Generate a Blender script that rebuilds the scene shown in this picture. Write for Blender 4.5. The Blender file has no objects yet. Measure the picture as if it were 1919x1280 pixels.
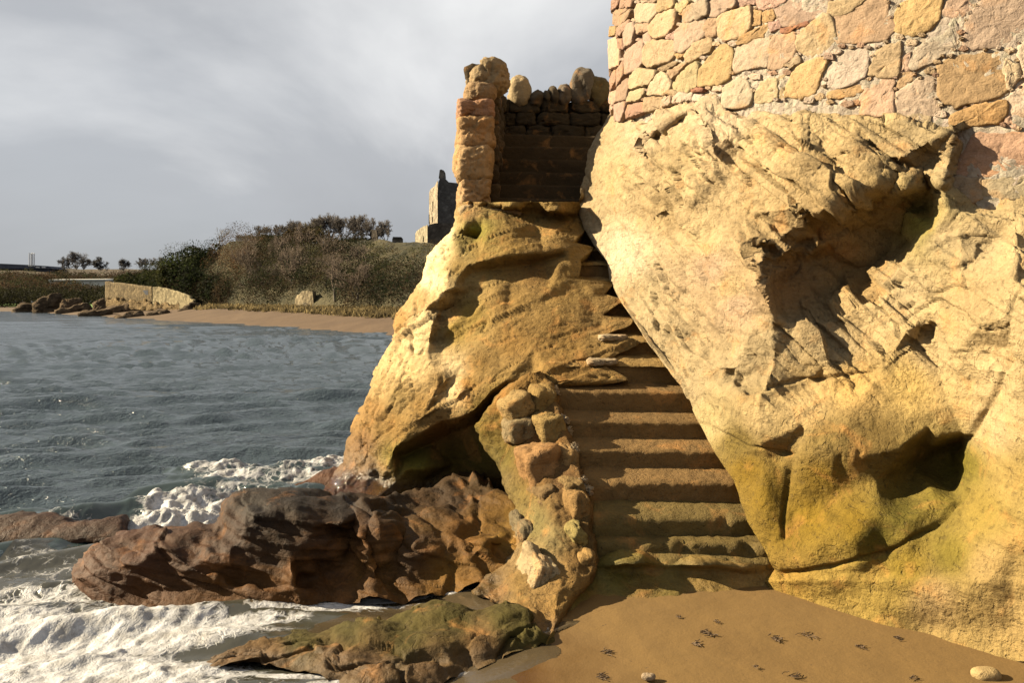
import bpy, bmesh, math, random
import numpy as np
from mathutils import Vector, Matrix
from mathutils.geometry import delaunay_2d_cdt
from mathutils.kdtree import KDTree

random.seed(7)
RNG = np.random.default_rng(7)
SC = bpy.context.scene
COL = SC.collection

# ------------------------------------------------------------------ camera
F, CX, HY, CAMZ = 1493.0, 959.5, 565.0, 1.7      # focal length and horizon in photograph pixels, eye height in metres
cam = bpy.data.cameras.new('camera')
cam.sensor_width = 36.0
cam.lens = 36.0 * F / 1919.0
cam.shift_y = -(640.0 - HY) / 1919.0
cam.clip_start, cam.clip_end = 0.05, 4000.0
camo = bpy.data.objects.new('camera', cam)
camo.location = (0, 0, CAMZ)
camo.rotation_euler = (math.pi / 2, 0, 0)
COL.objects.link(camo)
SC.camera = camo

# ------------------------------------------------------------------ light
SUN_EL = math.radians(27.0)
SUN_AZ = math.radians(-6.0)        # heading of the travelling light, from +X (right) towards +Y (away)
tr = Vector((math.cos(SUN_AZ) * math.cos(SUN_EL), math.sin(SUN_AZ) * math.cos(SUN_EL), -math.sin(SUN_EL)))
sl = bpy.data.lights.new('sun', 'SUN')
sl.energy = 5.0
sl.angle = math.radians(0.5)
sl.color = (1.0, 0.83, 0.56)
so = bpy.data.objects.new('sun', sl)
so.rotation_euler = tr.to_track_quat('-Z', 'Y').to_euler()
so.location = (-20, 0, 20)
COL.objects.link(so)

W = bpy.data.worlds.new('World')
SC.world = W
W.use_nodes = True
nt = W.node_tree
nt.nodes.clear()
def wn(t, **k):
    n = nt.nodes.new(t)
    for a, b in k.items():
        setattr(n, a, b)
    return n
sky = wn('ShaderNodeTexSky', sky_type='NISHITA', sun_disc=False)
sky.sun_elevation = SUN_EL
sky.sun_rotation = math.atan2(-tr.x, -tr.y)
bg1 = wn('ShaderNodeBackground'); bg1.inputs['Strength'].default_value = 0.05
nt.links.new(sky.outputs[0], bg1.inputs[0])
tc = wn('ShaderNodeTexCoord')
sep = wn('ShaderNodeSeparateXYZ'); nt.links.new(tc.outputs['Generated'], sep.inputs[0])
den = wn('ShaderNodeMath', operation='ADD'); nt.links.new(sep.outputs[2], den.inputs[0]); den.inputs[1].default_value = 0.42
den2 = wn('ShaderNodeMath', operation='MAXIMUM'); nt.links.new(den.outputs[0], den2.inputs[0]); den2.inputs[1].default_value = 0.1
dx = wn('ShaderNodeMath', operation='DIVIDE'); nt.links.new(sep.outputs[0], dx.inputs[0]); nt.links.new(den2.outputs[0], dx.inputs[1])
dy = wn('ShaderNodeMath', operation='DIVIDE'); nt.links.new(sep.outputs[1], dy.inputs[0]); nt.links.new(den2.outputs[0], dy.inputs[1])
cmb = wn('ShaderNodeCombineXYZ'); nt.links.new(dx.outputs[0], cmb.inputs[0]); nt.links.new(dy.outputs[0], cmb.inputs[1])
n1 = wn('ShaderNodeTexNoise'); n1.inputs['Scale'].default_value = 1.15; n1.inputs['Detail'].default_value = 7; n1.inputs['Roughness'].default_value = 0.5
n1.inputs['Distortion'].default_value = 0.35
mp = wn('ShaderNodeMapping'); mp.inputs['Location'].default_value = (3.1, 1.35, 0.4)
nt.links.new(cmb.outputs[0], mp.inputs[0]); nt.links.new(mp.outputs[0], n1.inputs['Vector'])
cr = wn('ShaderNodeValToRGB')
cr.color_ramp.elements[0].position = 0.34; cr.color_ramp.elements[0].color = (0.101, 0.105, 0.111, 1)
cr.color_ramp.elements[1].position = 0.72; cr.color_ramp.elements[1].color = (0.235, 0.236, 0.235, 1)
e = cr.color_ramp.elements.new(0.54); e.color = (0.124, 0.128, 0.135, 1)
zcl = wn('ShaderNodeClamp'); zcl.inputs['Max'].default_value = 0.36; nt.links.new(sep.outputs[2], zcl.inputs[0])
zc = wn('ShaderNodeMath', operation='MULTIPLY_ADD'); nt.links.new(zcl.outputs[0], zc.inputs[0]); zc.inputs[1].default_value = 0.75; zc.inputs[2].default_value = -0.07
za = wn('ShaderNodeMath', operation='MULTIPLY_ADD'); nt.links.new(n1.outputs['Fac'], za.inputs[0]); za.inputs[1].default_value = 0.85; nt.links.new(zc.outputs[0], za.inputs[2])
nt.links.new(za.outputs[0], cr.inputs[0])
bg2 = wn('ShaderNodeBackground'); bg2.inputs['Strength'].default_value = 1.0
nt.links.new(cr.outputs[0], bg2.inputs[0])
n2 = wn('ShaderNodeTexNoise'); n2.inputs['Scale'].default_value = 0.8; n2.inputs['Detail'].default_value = 4
mp2 = wn('ShaderNodeMapping'); mp2.inputs['Location'].default_value = (7.7, 2.2, 0.0)
nt.links.new(cmb.outputs[0], mp2.inputs[0]); nt.links.new(mp2.outputs[0], n2.inputs['Vector'])
mr = wn('ShaderNodeMapRange'); mr.inputs['From Min'].default_value = 0.36; mr.inputs['From Max'].default_value = 0.52
mr.inputs['To Min'].default_value = 0.965; mr.inputs['To Max'].default_value = 0.995
nt.links.new(n2.outputs['Fac'], mr.inputs[0])
mx = wn('ShaderNodeMixShader'); nt.links.new(mr.outputs[0], mx.inputs[0])
nt.links.new(bg1.outputs[0], mx.inputs[1]); nt.links.new(bg2.outputs[0], mx.inputs[2])
wo = wn('ShaderNodeOutputWorld'); nt.links.new(mx.outputs[0], wo.inputs[0])

SC.view_settings.view_transform = 'Standard'
SC.view_settings.look = 'None'
SC.view_settings.exposure = 2.0
SC.view_settings.gamma = 1.0
SC.view_settings.use_curve_mapping = False
SC.render.engine = 'CYCLES'
SC.cycles.max_bounces = 6
SC.cycles.diffuse_bounces = 3
SC.cycles.glossy_bounces = 3
SC.cycles.use_denoising = True

# ------------------------------------------------------------------ helpers
def at(px, py, d):
    """the point in the place, d metres ahead, that stands at this spot of the photograph"""
    return Vector(((px - CX) / F * d, d, CAMZ + (HY - py) / F * d))

def on_level(px, py, z):
    d = F * (CAMZ - z) / (py - HY)
    return at(px, py, d)

def unproj(px, py, d):
    return np.stack([(px - CX) / F * d, d, CAMZ + (HY - py) / F * d], -1)

_perm = np.random.default_rng(11).permutation(256).astype(np.int64)
_perm = np.concatenate([_perm, _perm, _perm])
_g = np.random.default_rng(12).normal(size=(256, 3)); _g /= np.linalg.norm(_g, axis=1)[:, None]
def perlin(p):
    sh = p.shape[:-1]
    p = p.reshape(-1, 3)
    i = np.floor(p).astype(np.int64); f = p - i
    i &= 255
    u = f * f * f * (f * (f * 6 - 15) + 10)
    out = 0
    for a in (0, 1):
        for b in (0, 1):
            for c in (0, 1):
                h = _perm[_perm[_perm[(i[:, 0] + a) & 255] + ((i[:, 1] + b) & 255)] + ((i[:, 2] + c) & 255)] & 255
                g = _g[h]
                d = g[:, 0] * (f[:, 0] - a) + g[:, 1] * (f[:, 1] - b) + g[:, 2] * (f[:, 2] - c)
                w = (u[:, 0] if a else 1 - u[:, 0]) * (u[:, 1] if b else 1 - u[:, 1]) * (u[:, 2] if c else 1 - u[:, 2])
                out = out + w * d
    return (out * 1.5).reshape(sh)

def fbm(p, freq=1.0, octaves=4, gain=0.5, seed=0.0):
    s, a, tot = 0, 1.0, 0
    q = p * freq + np.array([seed * 13.1, seed * 7.7, seed * 3.3])
    for k in range(octaves):
        s = s + a * perlin(q); tot += a
        q = q * 2.03 + 17.3; a *= gain
    return s / tot

def ridged(p, freq=1.0, octaves=3, seed=0.0):
    s, a, tot = 0, 1.0, 0
    q = p * freq + np.array([seed * 5.1, seed * 9.7, seed * 2.3])
    for k in range(octaves):
        s = s + a * (1 - np.abs(perlin(q)) * 2.0); tot += a
        q = q * 2.1 + 9.1; a *= 0.5
    return s / tot

def facets(p, n, seed, scale=(1, 1, 1), tilt=0.5):
    """broken-rock relief: every cell is a small tilted plane"""
    r = np.random.default_rng(seed)
    sh = p.shape[:-1]
    q = p.reshape(-1, 3) * np.array(scale)
    lo, hi = q.min(0), q.max(0)
    idx = r.choice(len(q), n, replace=False)
    s = q[idx] + r.normal(size=(n, 3)) * 0.05
    t = r.normal(size=(n, 3)) * tilt
    o = r.normal(size=n) * 0.5
    out = np.empty(len(q))
    kd = KDTree(n)
    for k in range(n):
        kd.insert(s[k], k)
    kd.balance()
    j = np.array([[h[1] for h in kd.find_n(v, 3)] for v in q.tolist()])
    dv = q[:, None, :] - s[j]
    pl = (dv * t[j]).sum(-1) + o[j] * 0.06
    pl = pl - 0.35 * (dv ** 2).sum(-1) * math.sqrt(n) / max(1e-6, np.linalg.norm(hi - lo)) * 2.0
    return pl.max(1).reshape(sh)

def blocks(P, sets, seed, warp=0.3, wfreq=1.2):
    """jointed rock: planes of bedding and joints cut it into blocks, each standing a little proud or back"""
    key = np.zeros(P.shape[:-1], np.int64)
    for k, (n, f) in enumerate(sets):
        n = np.array(n, float); n /= np.linalg.norm(n)
        t = (P @ n) * f + warp * fbm(P, wfreq, 3, 0.5, seed + k * 7)
        key = key * 131 + np.floor(t).astype(np.int64)
    h = (key * 2654435761 + seed * 97) & 0xFFFFFFFF
    h = ((h ^ (h >> 15)) * 2246822519) & 0xFFFFFFFF
    h = h ^ (h >> 13)
    return (h & 0xFFFF) / 65535.0 - 0.5

def smooth(a, sig):
    if sig <= 0:
        return a
    r = int(3 * sig + 1)
    k = np.exp(-0.5 * (np.arange(-r, r + 1) / sig) ** 2); k /= k.sum()
    for ax in (0, 1):
        pad = [(0, 0), (0, 0)]; pad[ax] = (r, r)
        b = np.pad(a, pad, mode='reflect', reflect_type='odd') if a.shape[ax] > r else np.pad(a, pad, mode='edge')
        a = np.apply_along_axis(lambda v: np.convolve(v, k, 'valid'), ax, b)
    return a

def interp_tri(ctrl, X, Y):
    """depth at X,Y from scattered control points, linear over a Delaunay net (creases stay creases)"""
    c = np.array([(x, y, d) for x, y, d in ctrl], float)
    res = delaunay_2d_cdt([Vector((x, y)) for x, y in c[:, :2]], [], [], 0, 1e-4)
    vs = np.array([(v.x, v.y) for v in res[0]])
    orig = res[3]
    dv = np.array([c[o[0], 2] if o else 0 for o in orig])
    x, y = X.ravel(), Y.ravel()
    d2 = np.full(len(x), np.nan)
    for t in res[2]:
        (x0, y0), (x1, y1), (x2, y2) = vs[t[0]], vs[t[1]], vs[t[2]]
        m = np.nonzero((x >= min(x0, x1, x2)) & (x <= max(x0, x1, x2)) & (y >= min(y0, y1, y2)) & (y <= max(y0, y1, y2)))[0]
        if not len(m):
            continue
        det = (y1 - y2) * (x0 - x2) + (x2 - x1) * (y0 - y2)
        if abs(det) < 1e-9:
            continue
        a = ((y1 - y2) * (x[m] - x2) + (x2 - x1) * (y[m] - y2)) / det
        b = ((y2 - y0) * (x[m] - x2) + (x0 - x2) * (y[m] - y2)) / det
        g = 1 - a - b
        ok = (a >= -1e-6) & (b >= -1e-6) & (g >= -1e-6)
        d2[m[ok]] = a[ok] * dv[t[0]] + b[ok] * dv[t[1]] + g[ok] * dv[t[2]]
    bad = np.nonzero(np.isnan(d2))[0]
    for k in range(0, len(bad), 4000):
        b = bad[k:k + 4000]
        w = 1.0 / (((x[b, None] - c[None, :, 0]) ** 2 + (y[b, None] - c[None, :, 1]) ** 2) ** 1.5 + 1e-3)
        d2[b] = (w * c[None, :, 2]).sum(1) / w.sum(1)
    return d2.reshape(X.shape)

def idw(ctrl, X, Y, power=3.0):
    c = np.array([(p[0], p[1]) for p in ctrl], float)
    v = np.array([p[2] for p in ctrl], float)
    x, y = X.ravel(), Y.ravel()
    out = np.empty((len(x), v.shape[1]))
    for k in range(0, len(x), 6000):
        w = 1.0 / (((x[k:k + 6000, None] - c[None, :, 0]) ** 2 + (y[k:k + 6000, None] - c[None, :, 1]) ** 2) ** (power / 2) + 1e-3)
        out[k:k + 6000] = (w @ v) / w.sum(1)[:, None]
    return out.reshape(X.shape + (v.shape[1],))

def grid_normals(P):
    du = np.gradient(P, axis=1); dv = np.gradient(P, axis=0)
    n = np.cross(dv, du)
    n /= np.linalg.norm(n, axis=-1)[..., None] + 1e-12
    s = np.sign((n * (np.array([0, 0, CAMZ]) - P)).sum(-1)); s[s == 0] = 1
    return n * s[..., None]

def mesh_np(name, V, faces, mat, parent=None, col=None, wet=None, shade=True):
    me = bpy.data.meshes.new(name)
    V = np.asarray(V, float).reshape(-1, 3)
    if isinstance(faces, np.ndarray):
        nf, k = faces.shape
        me.vertices.add(len(V)); me.vertices.foreach_set('co', V.ravel())
        me.loops.add(nf * k); me.loops.foreach_set('vertex_index', faces.astype(np.int32).ravel())
        me.polygons.add(nf)
        me.polygons.foreach_set('loop_start', np.arange(0, nf * k, k, dtype=np.int32))
        me.polygons.foreach_set('loop_total', np.full(nf, k, dtype=np.int32))
        me.update(calc_edges=True)
        me.validate()
    else:
        me.from_pydata([tuple(v) for v in V], [], [tuple(f) for f in faces])
        me.update()
    if shade:
        me.polygons.foreach_set('use_smooth', np.ones(len(me.polygons), bool))
    if col is not None:
        a = me.color_attributes.new('col', 'FLOAT_COLOR', 'POINT')
        c = np.ones((len(V), 4)); c[:, :3] = np.asarray(col).reshape(-1, 3) if np.ndim(col) > 1 else np.array(col)
        a.data.foreach_set('color', c.ravel())
    if wet is not None:
        a = me.attributes.new('wet', 'FLOAT', 'POINT')
        w = np.empty(len(V)); w[:] = np.asarray(wet).ravel() if np.ndim(wet) else wet
        a.data.foreach_set('value', w)
    if mat is not None:
        me.materials.append(mat)
    o = bpy.data.objects.new(name, me)
    COL.objects.link(o)
    if parent is not None:
        o.parent = parent
    return o

def grid_faces(r, c):
    i = np.arange(r * c).reshape(r, c)
    return np.stack([i[:-1, :-1], i[:-1, 1:], i[1:, 1:], i[1:, :-1]], -1).reshape(-1, 4)

def tag(o, label=None, cat=None, group=None, kind=None):
    for k, v in (('label', label), ('category', cat), ('group', group), ('kind', kind)):
        if v:
            o[k] = v
    return o

def empty(name, loc=(0, 0, 0), rz=0.0):
    o = bpy.data.objects.new(name, None)
    o.location = loc; o.rotation_euler = (0, 0, rz)
    o.empty_display_size = 0.2
    COL.objects.link(o)
    return o

def put(o, root):
    """parent a mesh built in world coordinates to an Empty that stands elsewhere"""
    o.parent = root
    o.matrix_parent_inverse = Matrix.LocRotScale(root.location, root.rotation_euler, None).inverted()
    return o

# ------------------------------------------------------------------ materials
class NT:
    def __init__(s, name):
        s.m = bpy.data.materials.new(name); s.m.use_nodes = True
        s.t = s.m.node_tree; s.t.nodes.clear()
        s.out = s.n('ShaderNodeOutputMaterial'); s.b = s.n('ShaderNodeBsdfPrincipled')
        s.l(s.b.outputs[0], s.out.inputs[0])
        s.tc = s.n('ShaderNodeTexCoord').outputs['Object']
    def n(s, t, **k):
        x = s.t.nodes.new(t)
        for a, b in k.items():
            setattr(x, a, b)
        return x
    def l(s, a, b):
        s.t.links.new(a, b)
    def noise(s, scale, detail=4, rough=0.55, dist=0.0, vec=None):
        x = s.n('ShaderNodeTexNoise'); x.inputs['Scale'].default_value = scale; x.inputs['Detail'].default_value = detail
        x.inputs['Roughness'].default_value = rough; x.inputs['Distortion'].default_value = dist
        s.l(vec if vec is not None else s.tc, x.inputs['Vector'])
        return x.outputs['Fac']
    def map(s, scale=(1, 1, 1), rot=(0, 0, 0), loc=(0, 0, 0)):
        x = s.n('ShaderNodeMapping'); x.inputs['Scale'].default_value = scale; x.inputs['Rotation'].default_value = rot
        x.inputs['Location'].default_value = loc
        s.l(s.tc, x.inputs[0]); return x.outputs[0]
    def ramp(s, fac, stops):
        x = s.n('ShaderNodeValToRGB'); els = x.color_ramp.elements
        while len(els) < len(stops):
            els.new(0.5)
        for q, (p, c) in zip(els, stops):
            q.position = p; q.color = (c if len(c) == 4 else (*c, 1)) if hasattr(c, '__len__') else (c, c, c, 1)
        s.l(fac, x.inputs[0]); return x.outputs[0]
    def mix(s, a, b, fac, mode='MIX'):
        x = s.n('ShaderNodeMix', data_type='RGBA', blend_type=mode)
        for sock, v in ((x.inputs[0], fac), (x.inputs[6], a), (x.inputs[7], b)):
            if hasattr(v, 'links') or isinstance(v, bpy.types.NodeSocket):
                s.l(v, sock)
            elif hasattr(v, '__len__'):
                sock.default_value = (*v, 1) if len(v) == 3 else v
            else:
                sock.default_value = v
        return x.outputs[2]
    def math(s, op, a, b=0.0, clamp=False):
        x = s.n('ShaderNodeMath', operation=op, use_clamp=clamp)
        for sock, v in zip(x.inputs, (a, b)):
            if isinstance(v, bpy.types.NodeSocket):
                s.l(v, sock)
            else:
                sock.default_value = v
        return x.outputs[0]
    def bump(s, h, strength=0.5, dist=0.02, prev=None):
        x = s.n('ShaderNodeBump'); x.inputs['Strength'].default_value = strength; x.inputs['Distance'].default_value = dist
        s.l(h, x.inputs['Height'])
        if prev is not None:
            s.l(prev, x.inputs['Normal'])
        return x.outputs[0]
    def attr(s, name, out='Color'):
        x = s.n('ShaderNodeAttribute'); x.attribute_name = name
        return x.outputs[out]
    def set(s, base=None, rough=None, normal=None, spec=None):
        for k, v in (('Base Color', base), ('Roughness', rough), ('Normal', normal), ('Specular IOR Level', spec)):
            if v is None:
                continue
            if isinstance(v, bpy.types.NodeSocket):
                s.l(v, s.b.inputs[k])
            else:
                s.b.inputs[k].default_value = (*v, 1) if hasattr(v, '__len__') and len(v) == 3 else v
        return s.m

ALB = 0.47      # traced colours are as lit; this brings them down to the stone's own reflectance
def rock_material(name, grain=60.0, strata_rot=(0.0, 0.35, 0.2), strata=0.35, pits=0.5, contrast=1.0, bump=1.0, chip=4.0, cracks=0.4, tint=(1, 1, 1), gloss=1.0):
    s = NT(name)
    col = s.mix(s.attr('col'), tuple(ALB * k for k in tint), 1.0, 'MULTIPLY')
    wet = s.attr('wet', 'Fac')
    big = s.ramp(s.noise(2.3, 5, 0.6, 0.4), [(0.3, 0.8), (0.5, 1.0), (0.72, 1.14)])
    mid = s.ramp(s.noise(11, 6, 0.65, 0.2), [(0.28, 0.72), (0.47, 1.0), (0.75, 1.16)])
    c = s.mix(col, big, 0.8 * contrast, 'MULTIPLY')
    c = s.mix(c, mid, 0.8 * contrast, 'MULTIPLY')
    stv = s.map((1.2, 1.2, 9.0), strata_rot)
    stn = s.noise(2.4, 5, 0.62, 0.25, stv)
    c = s.mix(c, s.ramp(stn, [(0.33, (0.55, 0.5, 0.42)), (0.47, (1, 1, 1)), (0.7, (1.1, 1.06, 1.0))]), strata, 'MULTIPLY')
    # iron staining and dark specks
    c = s.mix(c, s.mix(c, (0.36, 0.17, 0.05), 0.5), s.ramp(s.noise(4.5, 4, 0.6, 0.6), [(0.56, 0), (0.72, 0.75)]))
    fine = s.noise(grain * 1.6, 4, 0.7)
    c = s.mix(c, s.ramp(fine, [(0.3, 0.6), (0.5, 1.0), (0.7, 1.2)]), 0.5, 'MULTIPLY')
    spk = s.ramp(s.noise(grain * 0.55, 3, 0.5), [(0.60, 0), (0.69, 1)])
    c = s.mix(c, s.mix(c, (0.05, 0.035, 0.02), 0.6), s.math('MULTIPLY', spk, pits * 0.6))
    # thin cracks between chips
    wv = s.n('ShaderNodeVectorMath', operation='ADD')
    wd = s.n('ShaderNodeTexNoise'); wd.inputs['Scale'].default_value = 5.0; wd.inputs['Detail'].default_value = 3; s.l(s.tc, wd.inputs['Vector'])
    ws = s.n('ShaderNodeVectorMath', operation='SCALE'); ws.inputs['Scale'].default_value = 0.35; s.l(wd.outputs['Color'], ws.inputs[0])
    s.l(s.tc, wv.inputs[0]); s.l(ws.outputs[0], wv.inputs[1])
    vc = s.n('ShaderNodeTexVoronoi', feature='DISTANCE_TO_EDGE'); vc.inputs['Scale'].default_value = chip; s.l(wv.outputs[0], vc.inputs['Vector'])
    vf = s.n('ShaderNodeTexVoronoi'); vf.inputs['Scale'].default_value = chip * 2.3; s.l(wv.outputs[0], vf.inputs['Vector'])
    gate = s.ramp(s.noise(3.1, 3), [(0.52, 0), (0.66, 1)])
    crk = s.math('MULTIPLY', s.ramp(vc.outputs['Distance'], [(0.0, 1), (0.035, 0)]), gate)
    c = s.mix(c, s.mix(c, (0.06, 0.04, 0.025), 0.75), s.math('MULTIPLY', crk, cracks))
    dark = s.mix(c, s.mix(c, (0.34, 0.25, 0.17), 1.0, 'MULTIPLY'), wet)
    # bump: strata, lumps, grain, pits
    h1 = s.math('ADD', s.math('MULTIPLY', stn, 0.9 * strata + 0.15), s.math('MULTIPLY', s.noise(13, 6, 0.68, 0.3), 0.9))
    nb = s.bump(s.math('ADD', s.math('MULTIPLY', vf.outputs['Distance'], -0.9), s.math('MULTIPLY', crk, -1.2)), 0.35 * bump, 0.03)
    nb = s.bump(h1, 0.62 * bump, 0.04, nb)
    h2 = s.math('SUBTRACT', s.math('MULTIPLY', s.noise(grain, 5, 0.72), 0.8), s.math('MULTIPLY', spk, pits * 0.6))
    nb = s.bump(h2, 0.85 * bump, 0.010, nb)
    rough = s.math('SUBTRACT', 0.92, s.math('MULTIPLY', s.math('MULTIPLY', wet, gloss), s.ramp(s.noise(9, 4), [(0.35, 0.62), (0.65, 0.84)])), True)
    return s.set(dark, rough, nb, s.math('ADD', 0.15, s.math('MULTIPLY', wet, 0.22 * gloss)))

M = {}
M['cliff'] = rock_material('sandstone_cliff', 55, (0.1, 0.45, 0.3), 0.38, 0.7, contrast=1.0, bump=1.25, cracks=0.15, tint=(1.22, 1.17, 1.06))
M['crag'] = rock_material('sandstone_crag', 60, (0.25, -0.32, 0.1), 0.5, 0.9, contrast=1.0, bump=1.2, cracks=0.15, tint=(1.12, 0.97, 0.68))
M['wetrock'] = rock_material('wet_rock', 45, (0.1, -0.2, 0.1), 0.8, 0.4, 1.0, 0.7, 5.0, 0.3, (1.15, 0.80, 0.40), 0.35)
M['smooth'] = rock_material('worn_rock', 45, (0.2, 0.3, 0.1), 0.35, 0.4, 1.0, 0.8, 5.0, 0.4, (1.05, 0.93, 0.68))
M['stone'] = rock_material('masonry_stone', 75, (0.05, 0.06, 0.3), 0.3, 0.45, 0.8, 0.8, 5.0, 0.25, (1.06, 0.97, 0.88))
M['step'] = rock_material('step_concrete', 85, (0, 0, 0), 0.1, 0.8, 0.9, 0.8, 5.0, 0.2, (1.05, 0.92, 0.7))
def far_stone():
    s = NT('far_masonry')
    c = s.mix(s.attr('col'), (ALB, ALB, ALB), 1.0, 'MULTIPLY')
    c = s.mix(c, s.ramp(s.noise(0.8, 5, 0.7, 0.5), [(.3, .5), (.5, 1.0), (.7, 1.25)]), 1.0, 'MULTIPLY')
    v = s.n('ShaderNodeTexVoronoi'); v.inputs['Scale'].default_value = 2.2; s.l(s.tc, v.inputs['Vector'])
    c = s.mix(c, s.ramp(v.outputs['Distance'], [(.1, 1.1), (.6, .55)]), 0.8, 'MULTIPLY')
    return s.set(c, 0.95, s.bump(s.noise(3, 5, .7), 1.0, 0.3), 0.1)
M['farstone'] = far_stone()

def mortar_material():
    s = NT('lime_mortar')
    v = s.n('ShaderNodeTexVoronoi'); v.inputs['Scale'].default_value = 22; v.inputs['Randomness'].default_value = 1
    s.l(s.tc, v.inputs['Vector'])
    base = s.mix(s.mix(s.attr('col'), (ALB, ALB, ALB), 1.0, 'MULTIPLY'), s.ramp(s.noise(16, 6, 0.7), [(0.3, 0.6), (0.5, 1.0), (0.7, 1.2)]), 0.9, 'MULTIPLY')
    base = s.mix(base, s.mix(v.outputs['Color'], (0.9, 0.75, 0.55), 0.7), 0.18, 'MULTIPLY')
    h = s.math('ADD', s.math('MULTIPLY', v.outputs['Distance'], -0.8), s.noise(40, 6, 0.75))
    return s.set(base, 0.95, s.bump(h, 1.0, 0.03))
M['mortar'] = mortar_material()

# ------------------------------------------------------------------ rock patches
def poly(pts):
    a = np.array(sorted(pts), float)
    return lambda t: np.interp(t, a[:, 0], a[:, 1])

def patch(name, mat, ctrl, lo, hi, span, step=3.4, by='rows', soft=1.3, disp=None, cols=None, wet=None,
          skirts=(), rnd=(0, 0, 0, 0), extra=None, parent=None, soft2=None, split=0):
    """A rock body: control net in depth -> dense relief in metres -> broken up along its normals, its rims carried back as solid flanks.
    lo/hi: the two rims as polylines; span: range of the other axis; rnd: rounding (px) at lo, hi, start, end."""
    lo, hi = poly(lo), poly(hi)
    n = max(8, int((span[1] - span[0]) / step))
    t = np.linspace(span[0], span[1], n)
    a, b = lo(t), hi(t)
    m = max(8, int(np.max(b - a) / step))
    u = np.linspace(0, 1, m)
    Q = a[:, None] + (b - a)[:, None] * u[None]
    if split:
        k = np.ones(61) / 61
        hs = np.convolve(np.pad(b, 30, mode='edge'), k, 'valid') - split
        hs = np.minimum(hs, b - 4)
        hs = np.convolve(np.pad(hs, 30, mode='edge'), k, 'valid')
        hs = np.minimum(hs, b - 2)
        uu = u[None]
        Q = np.where(uu < 0.8, a[:, None] + (hs - a)[:, None] * uu / 0.8, hs[:, None] + (b - hs)[:, None] * (uu - 0.8) / 0.2)
    T = np.repeat(t[:, None], m, 1)
    X, Y = (Q, T) if by == 'rows' else (T, Q)
    D = interp_tri(ctrl, X, Y)
    D0 = D
    D = smooth(D0, soft)
    if soft2 is not None:
        f = soft2[1](X, Y)
        D = D * (1 - f) + smooth(D0, soft2[0]) * f
    if extra is not None:
        D = D + extra(X, Y)
    for k, (w, amt) in enumerate([(r if isinstance(r, tuple) else (r, 0.25)) for r in rnd]):
        if not w:
            continue
        dist = (Q - a[:, None], b[:, None] - Q, T - span[0], span[1] - T)[k]
        s = 1 - np.clip(dist / w, 0, 1)
        D = D + amt * (1 - np.sqrt(np.maximum(0, 1 - s ** 2)))
    P = unproj(X, Y, D)
    N = grid_normals(P)
    if disp is not None:
        h = disp(P, X, Y)
        P = P + N * h[..., None]
    C = idw(cols, X, Y) if cols is not None else np.ones(X.shape + (3,)) * 0.3
    Wt = wet(P, X, Y) if wet is not None else np.zeros(X.shape)
    for side, vec, k in skirts:
        for j in range(1, k + 1):
            f = (j / k) ** 1.5
            def grow(A, jit=0.0):
                e = {'lo': A[:, :1], 'hi': A[:, -1:], 'start': A[:1], 'end': A[-1:]}[side]
                return e
            base = {'lo': P[:, :1], 'hi': P[:, -1:], 'start': P[:1], 'end': P[-1:]}[side] if j == 1 else base0
            if j == 1:
                base0 = base.copy()
            newp = base0 + np.array(vec) * f
            newp = newp + 0.05 * fbm(newp, 3.0, 3, 0.5, 4)[..., None] * np.array([1, 0.3, 1])
            ax = 1 if side in ('lo', 'hi') else 0
            order = (lambda o, nw: [nw, o]) if side in ('lo', 'start') else (lambda o, nw: [o, nw])
            P = np.concatenate(order(P, newp), ax)
            C = np.concatenate(order(C, grow(C)), ax)
            Wt = np.concatenate(order(Wt, grow(Wt)), ax)
    r, c = P.shape[:2]
    return mesh_np(name, P, grid_faces(r, c), mat, parent, C, Wt)
# ------------------------------------------------------------------ the setting: right-hand cliff
TAN, TAN2, OCH, GRY, LIME, OLV, YEL = (0.38, 0.29, 0.165), (0.45, 0.355, 0.21), (0.42, 0.27, 0.10), (0.34, 0.29, 0.22), (0.54, 0.47, 0.36), (0.26, 0.235, 0.06), (0.46, 0.33, 0.07)

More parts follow.
